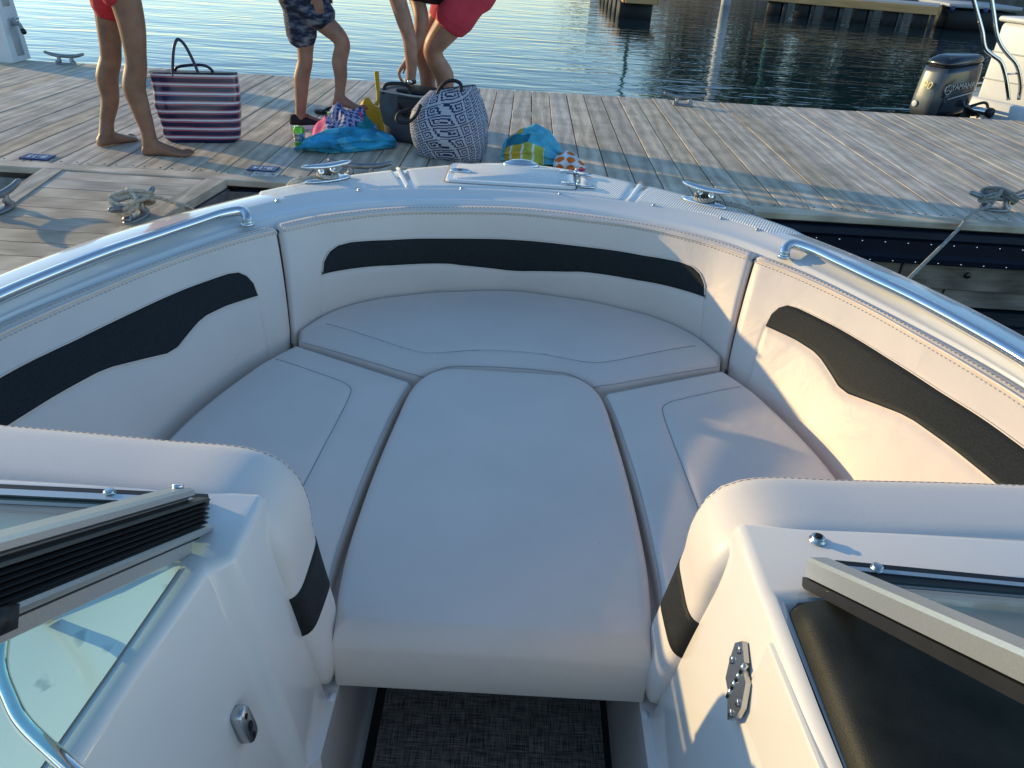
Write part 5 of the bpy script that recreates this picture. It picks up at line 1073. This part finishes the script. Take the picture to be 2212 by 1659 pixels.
def stripes_fm(p, u, v):
    if u < .10 or (v > .18 and v < .34 and u > .35): return 0
    if u > .78 or (.30 < v < .42): return 4 if v > .30 and u < .5 else 0
    k = (u*5.2) % 1
    if k < .22: return 1
    return 2 if u < .44 else 3
folds('towel', [(-.11, 4.60, 0), (.0, 4.575, 0), (.11, 4.55, 0), (.23, 4.52, 0)], [.10, .155, .165, .145, .08], [.10, .17, .21, .175, .08], [2, 5, 9], .20, 5.1, ['terry_aqua', 'terry_white', 'terry_yellow', 'terry_green', 'terry_teal'], stripes_fm, 'aqua, yellow and green striped towel heaped right of the greek key bag', 'towel', 100, 80)
folds('towel', [(.19, 4.47, 0), (.27, 4.45, 0), (.37, 4.44, 0)], [.06, .10, .085, .04], [.06, .10, .075, .025], [3, 7], .18, 8.2, ['terry_white', 'terry_orange', 'terry_pink'], lambda p, u, v: 2 if p[2] < .014 else int(math.sin(p[0]*95)+math.sin((p[1]*.6+p[2])*110) > .15), 'small white towel with orange spots and pink hem beside the striped towel', 'towel', 70, 60)
o = heap('dry_bag', (-.985, 5.15, 0), (.115, .10, .185), 41, 7, ['yellow_bag'], lambda p, i, j: 0, 'yellow bag slumped behind the grey cooler bag, strap standing up', 'bag', 0)
mk('strap', tube(crom([(-.945, 5.13, .15), (-.930, 5.13, .20), (-.935, 5.13, .28), (-.940, 5.135, .355)], 6), np.interp(np.linspace(0, 1, 19), [0, 1], [.012, .015]), 8, ab=(1, .4)), 'yellow_bag', o)
def can(x, y, label):
    r = empty('drink_can', (x, y, 0), label, 'can'); p = [(0, .026), (.006, .030), (.012, .033), (.098, .033), (.108, .028), (.112, .0275), (.116, .0275)]
    mk('body', tube([(x, y, z+.001) for z, _ in p], [q for _, q in p], 20), 'can_green', r); mk('label_panel', tube([(x, y, .032), (x, y, .082)], .0334, 20, caps=False), 'can_silver', r)
    mk('logo', cat([(rot(rbox((x, y-.0335, .058), (.026, .002, .005), 0)[0], R(t), 'Z', (x, y, 0))+np.array([0, 0, dz]), rbox((0, 0, 0), (1, 1, 1), 0)[1]) for t in (-30, 0) for dz in (-.012, .012)]), 'can_dark', r)
    mk('lid', disc((x, y, .112), .025, .003, 16), 'can_silver', r); mk('pull_tab', rbox((x, y, .117), (.012, .02, .002), .0005), 'can_silver', r); return r
can(-1.30, 4.57, 'green and silver drink can standing left of the blue towel'); can(-1.205, 5.0, 'green drink can half hidden behind the swimwear pile')
# ================================================================ NEIGHBOURING BOAT
nb = empty('moored_boat', (6.8, 9.6, WZ), 'white boat moored beyond the far dock edge, cut by the frame', 'boat')
ang = R(27); OX, OY = 4.72, 8.28
def nt_(VF): return rot(VF[0], ang)+np.array([OX, OY, 0]), VF[1]
st = [(0, .74), (.6, .80), (1.8, .86), (3.2, .84), (4.4, .68), (5.2, .36), (5.6, .04)]
side = np.array([[(u, -w_*f, z+.10*(u/5.6)**2) for f, z in ((.80, -.62), (.92, -.40), (.98, -.16), (1.0, -.09), (1.03, -.08), (1.03, -.04), (.96, -.03), (.90, -.03))] for u, w_ in st])
V = side.reshape(-1, 3)
for sg in (1, -1): mk('hull', nt_((V*[1, sg, 1], grid_faces(len(st), 8, False, sg < 0))), 'white_plastic', nb)
for sg in (1, -1): mk('rub_rail', nt_(tube([(u, sg*w_*1.03, -.06+.10*(u/5.6)**2) for u, w_ in st], .028, 8)), 'tan_trim', nb)
mk('transom', nt_(rbox((.03, 0, -.28), (.07, 1.44, .46), .02)), 'white_plastic', nb)
mk('cockpit_sole', nt_(rbox((2.6, 0, -.20), (4.6, 1.3, .05), .01)), 'tan_trim', nb, smooth=False)
mk('seat_box', nt_(rbox((.62, -.10, .22), (.62, 1.0, .84), .05, 3)), 'white_plastic', nb)
mk('box_lid', nt_(rbox((.62, -.10, .665), (.67, 1.06, .05), .02, 2)), 'white_plastic', nb)
for zz in (.36, .10): mk('panel_line', nt_(rbox((.308, -.10, zz), (.012, .98, .014), .003)), 'grey_plastic', nb)
for pts in ([(4.19, 8.2, .84), (4.25, 8.2, .72), (4.345, 8.2, .578), (4.433, 8.2, .428), (4.53, 8.2, .37), (4.62, 8.2, .322), (4.711, 8.2, .202), (4.78, 8.2, .08), (4.83, 8.2, -.02)], [(4.36, 8.25, .85), (4.42, 8.25, .74), (4.52, 8.25, .557), (4.60, 8.25, .46), (4.70, 8.25, .381), (4.80, 8.25, .31), (4.87, 8.25, .22), (4.93, 8.25, .10), (4.96, 8.25, -.02)]):
    q = np.array(pts); q[0] = q[1]+(q[1]-q[2])*.9; q = np.vstack([q[0]+(q[0]-q[1])*1.2, q]); mk('rail', tube(crom(q, 6), .020, 10), 'steel', nb)
mk('rail_stay', tube([(4.70, 8.2, .21), (4.87, 8.25, .22)], .010, 8), 'steel', nb)
# outboard motor
ob = empty('outboard_motor', (4.1, 7.95, WZ), 'dark outboard motor lettered 90 and YAMAHA behind the far dock edge', 'motor')
oa = R(27); BX, BY = 3.90, 7.80
def ot(VF): return rot(VF[0], oa)+np.array([BX, BY, 0]), VF[1]
def oring(u0, u1, w_, z, tilt=0., m=40, e=4.):
    a = np.linspace(0, 2*np.pi, m, endpoint=False); ca_, sa_ = np.sign(np.cos(a))*np.abs(np.cos(a))**(2/e), np.sign(np.sin(a))*np.abs(np.sin(a))**(2/e); x = (u0+u1)/2+(u1-u0)/2*ca_
    return np.c_[x, .15+w_*sa_*(1-.12*((x-u0)/(u1-u0))**2), z+tilt*x]
body = [oring(.05, .56, .115, -.20, .06), oring(.012, .60, .145, -.17, .06), oring(.0, .62, .155, -.12, .06), oring(.012, .632, .160, .0, .07), oring(.03, .635, .160, .12, .075), oring(.045, .63, .157, .21, .08), oring(.058, .62, .150, .255, .08)]
V, F = loft(body, True, True); fm = [int(np.mean([V[i][0] for i in f]) < .095 and len(f) == 4) for f in F]
mk('cowling', ot((V, F)), 'cowl_dark', ob, mats=['cowl_dark', 'cowl_silver'], fm=fm)
mk('air_slot', ot(loft([oring(.075, .60, .135, .25, .08), oring(.075, .60, .135, .285, .08)])), 'dark', ob)
cap_ = [oring(.075, .615, .145, .272, .085), oring(.06, .622, .152, .29, .085), oring(.085, .615, .148, .32, .07, e=3.4), oring(.14, .59, .125, .352, .05, e=3), oring(.22, .52, .085, .368, .035, e=2.6)]
mk('top_cap', ot(loft(cap_)), 'cowl_dark', ob)
mk('lower_cowl', ot(loft([oring(.10, .50, .10, -.34), oring(.06, .55, .115, -.23), oring(.05, .56, .118, -.195)])), 'rubber', ob); mk('midsection', ot(loft([oring(.16, .38, .05, -1.0), oring(.15, .42, .07, -.5), oring(.12, .48, .085, -.30)])), 'cowl_dark', ob)
mk('bracket', ot(cat([rbox((.60, .15, -.28), (.16, .22, .36), .02, 2), rbox((.70, .15, -.16), (.14, .30, .05), .01)])), 'rubber', ob)
mk('tilt_tube', ot(tube([(.66, -.14, -.12), (.66, .44, -.12)], .035, 12)), 'steel', ob); mk('tube_nut', ot(tube([(.66, -.17, -.12), (.66, -.13, -.12)], .05, 8)), 'rubber', ob)
mk('steering_hose', ot(cat([tube(crom([(.56, .0, -.08), (.66, -.06, -.04), (.80, -.02, -.10), (.95, .10, -.14)], 6), .014, 8), tube(crom([(.56, .06, -.10), (.68, -.02, -.16), (.78, .04, -.2), (.92, .14, -.2)], 6), .016, 8)])), 'rubber', ob)
ex_ = Vector((math.cos(oa), math.sin(oa), .085)); sd2 = Vector((math.sin(oa), -math.cos(oa), 0))
def osurf(u, z, o_=.004):
    p = rot(np.array([[u, .15-.163+.0155*((u-.03)/.6)**2*1.0-o_, z]]), oa)[0]; return (p[0]+BX, p[1]+BY, p[2])
text('YAMAHA', .078, 'decal_silver', ob, frame4(osurf(.335, .110), ex_, (0, 0, 1)), ext=.002)
P = [osurf(.13+.043*math.cos(t), .083+.043*math.sin(t)) for t in np.linspace(0, 6.283, 25)]; em = mk('emblem', tube(P, .005, 6), 'decal_silver', ob)
for k in range(3): t = R(90+120*k); mk('emblem_arm', tube([osurf(.13, .083), osurf(.13+.038*math.cos(t), .083+.038*math.sin(t))], .0045, 6), 'decal_silver', em)
mk('stripe', tube([osurf(.16, -.005), osurf(.60, .065)], .007, 6), 'decal_silver', ob)
bk = rot(np.array([[.0, .12, .085]]), oa)[0]+np.array([BX, BY, 0]); nb_ = Vector((-math.cos(oa), -math.sin(oa), 0)); eb = Vector((math.sin(oa), -math.cos(oa), 0))
text('90', .10, 'decal_gold', ob, frame4(Vector(bk)+nb_*.008+Vector((0, 0, .02)), eb, (0, 0, 1)), ext=.004, shear=.25)
bk2 = rot(np.array([[.0, .20, -.075]]), oa)[0]+np.array([BX, BY, 0]); mk('badge', disc(np.array(bk2)+np.array(nb_)*.0, .03, .010, 16, nb_), 'decal_white', ob)
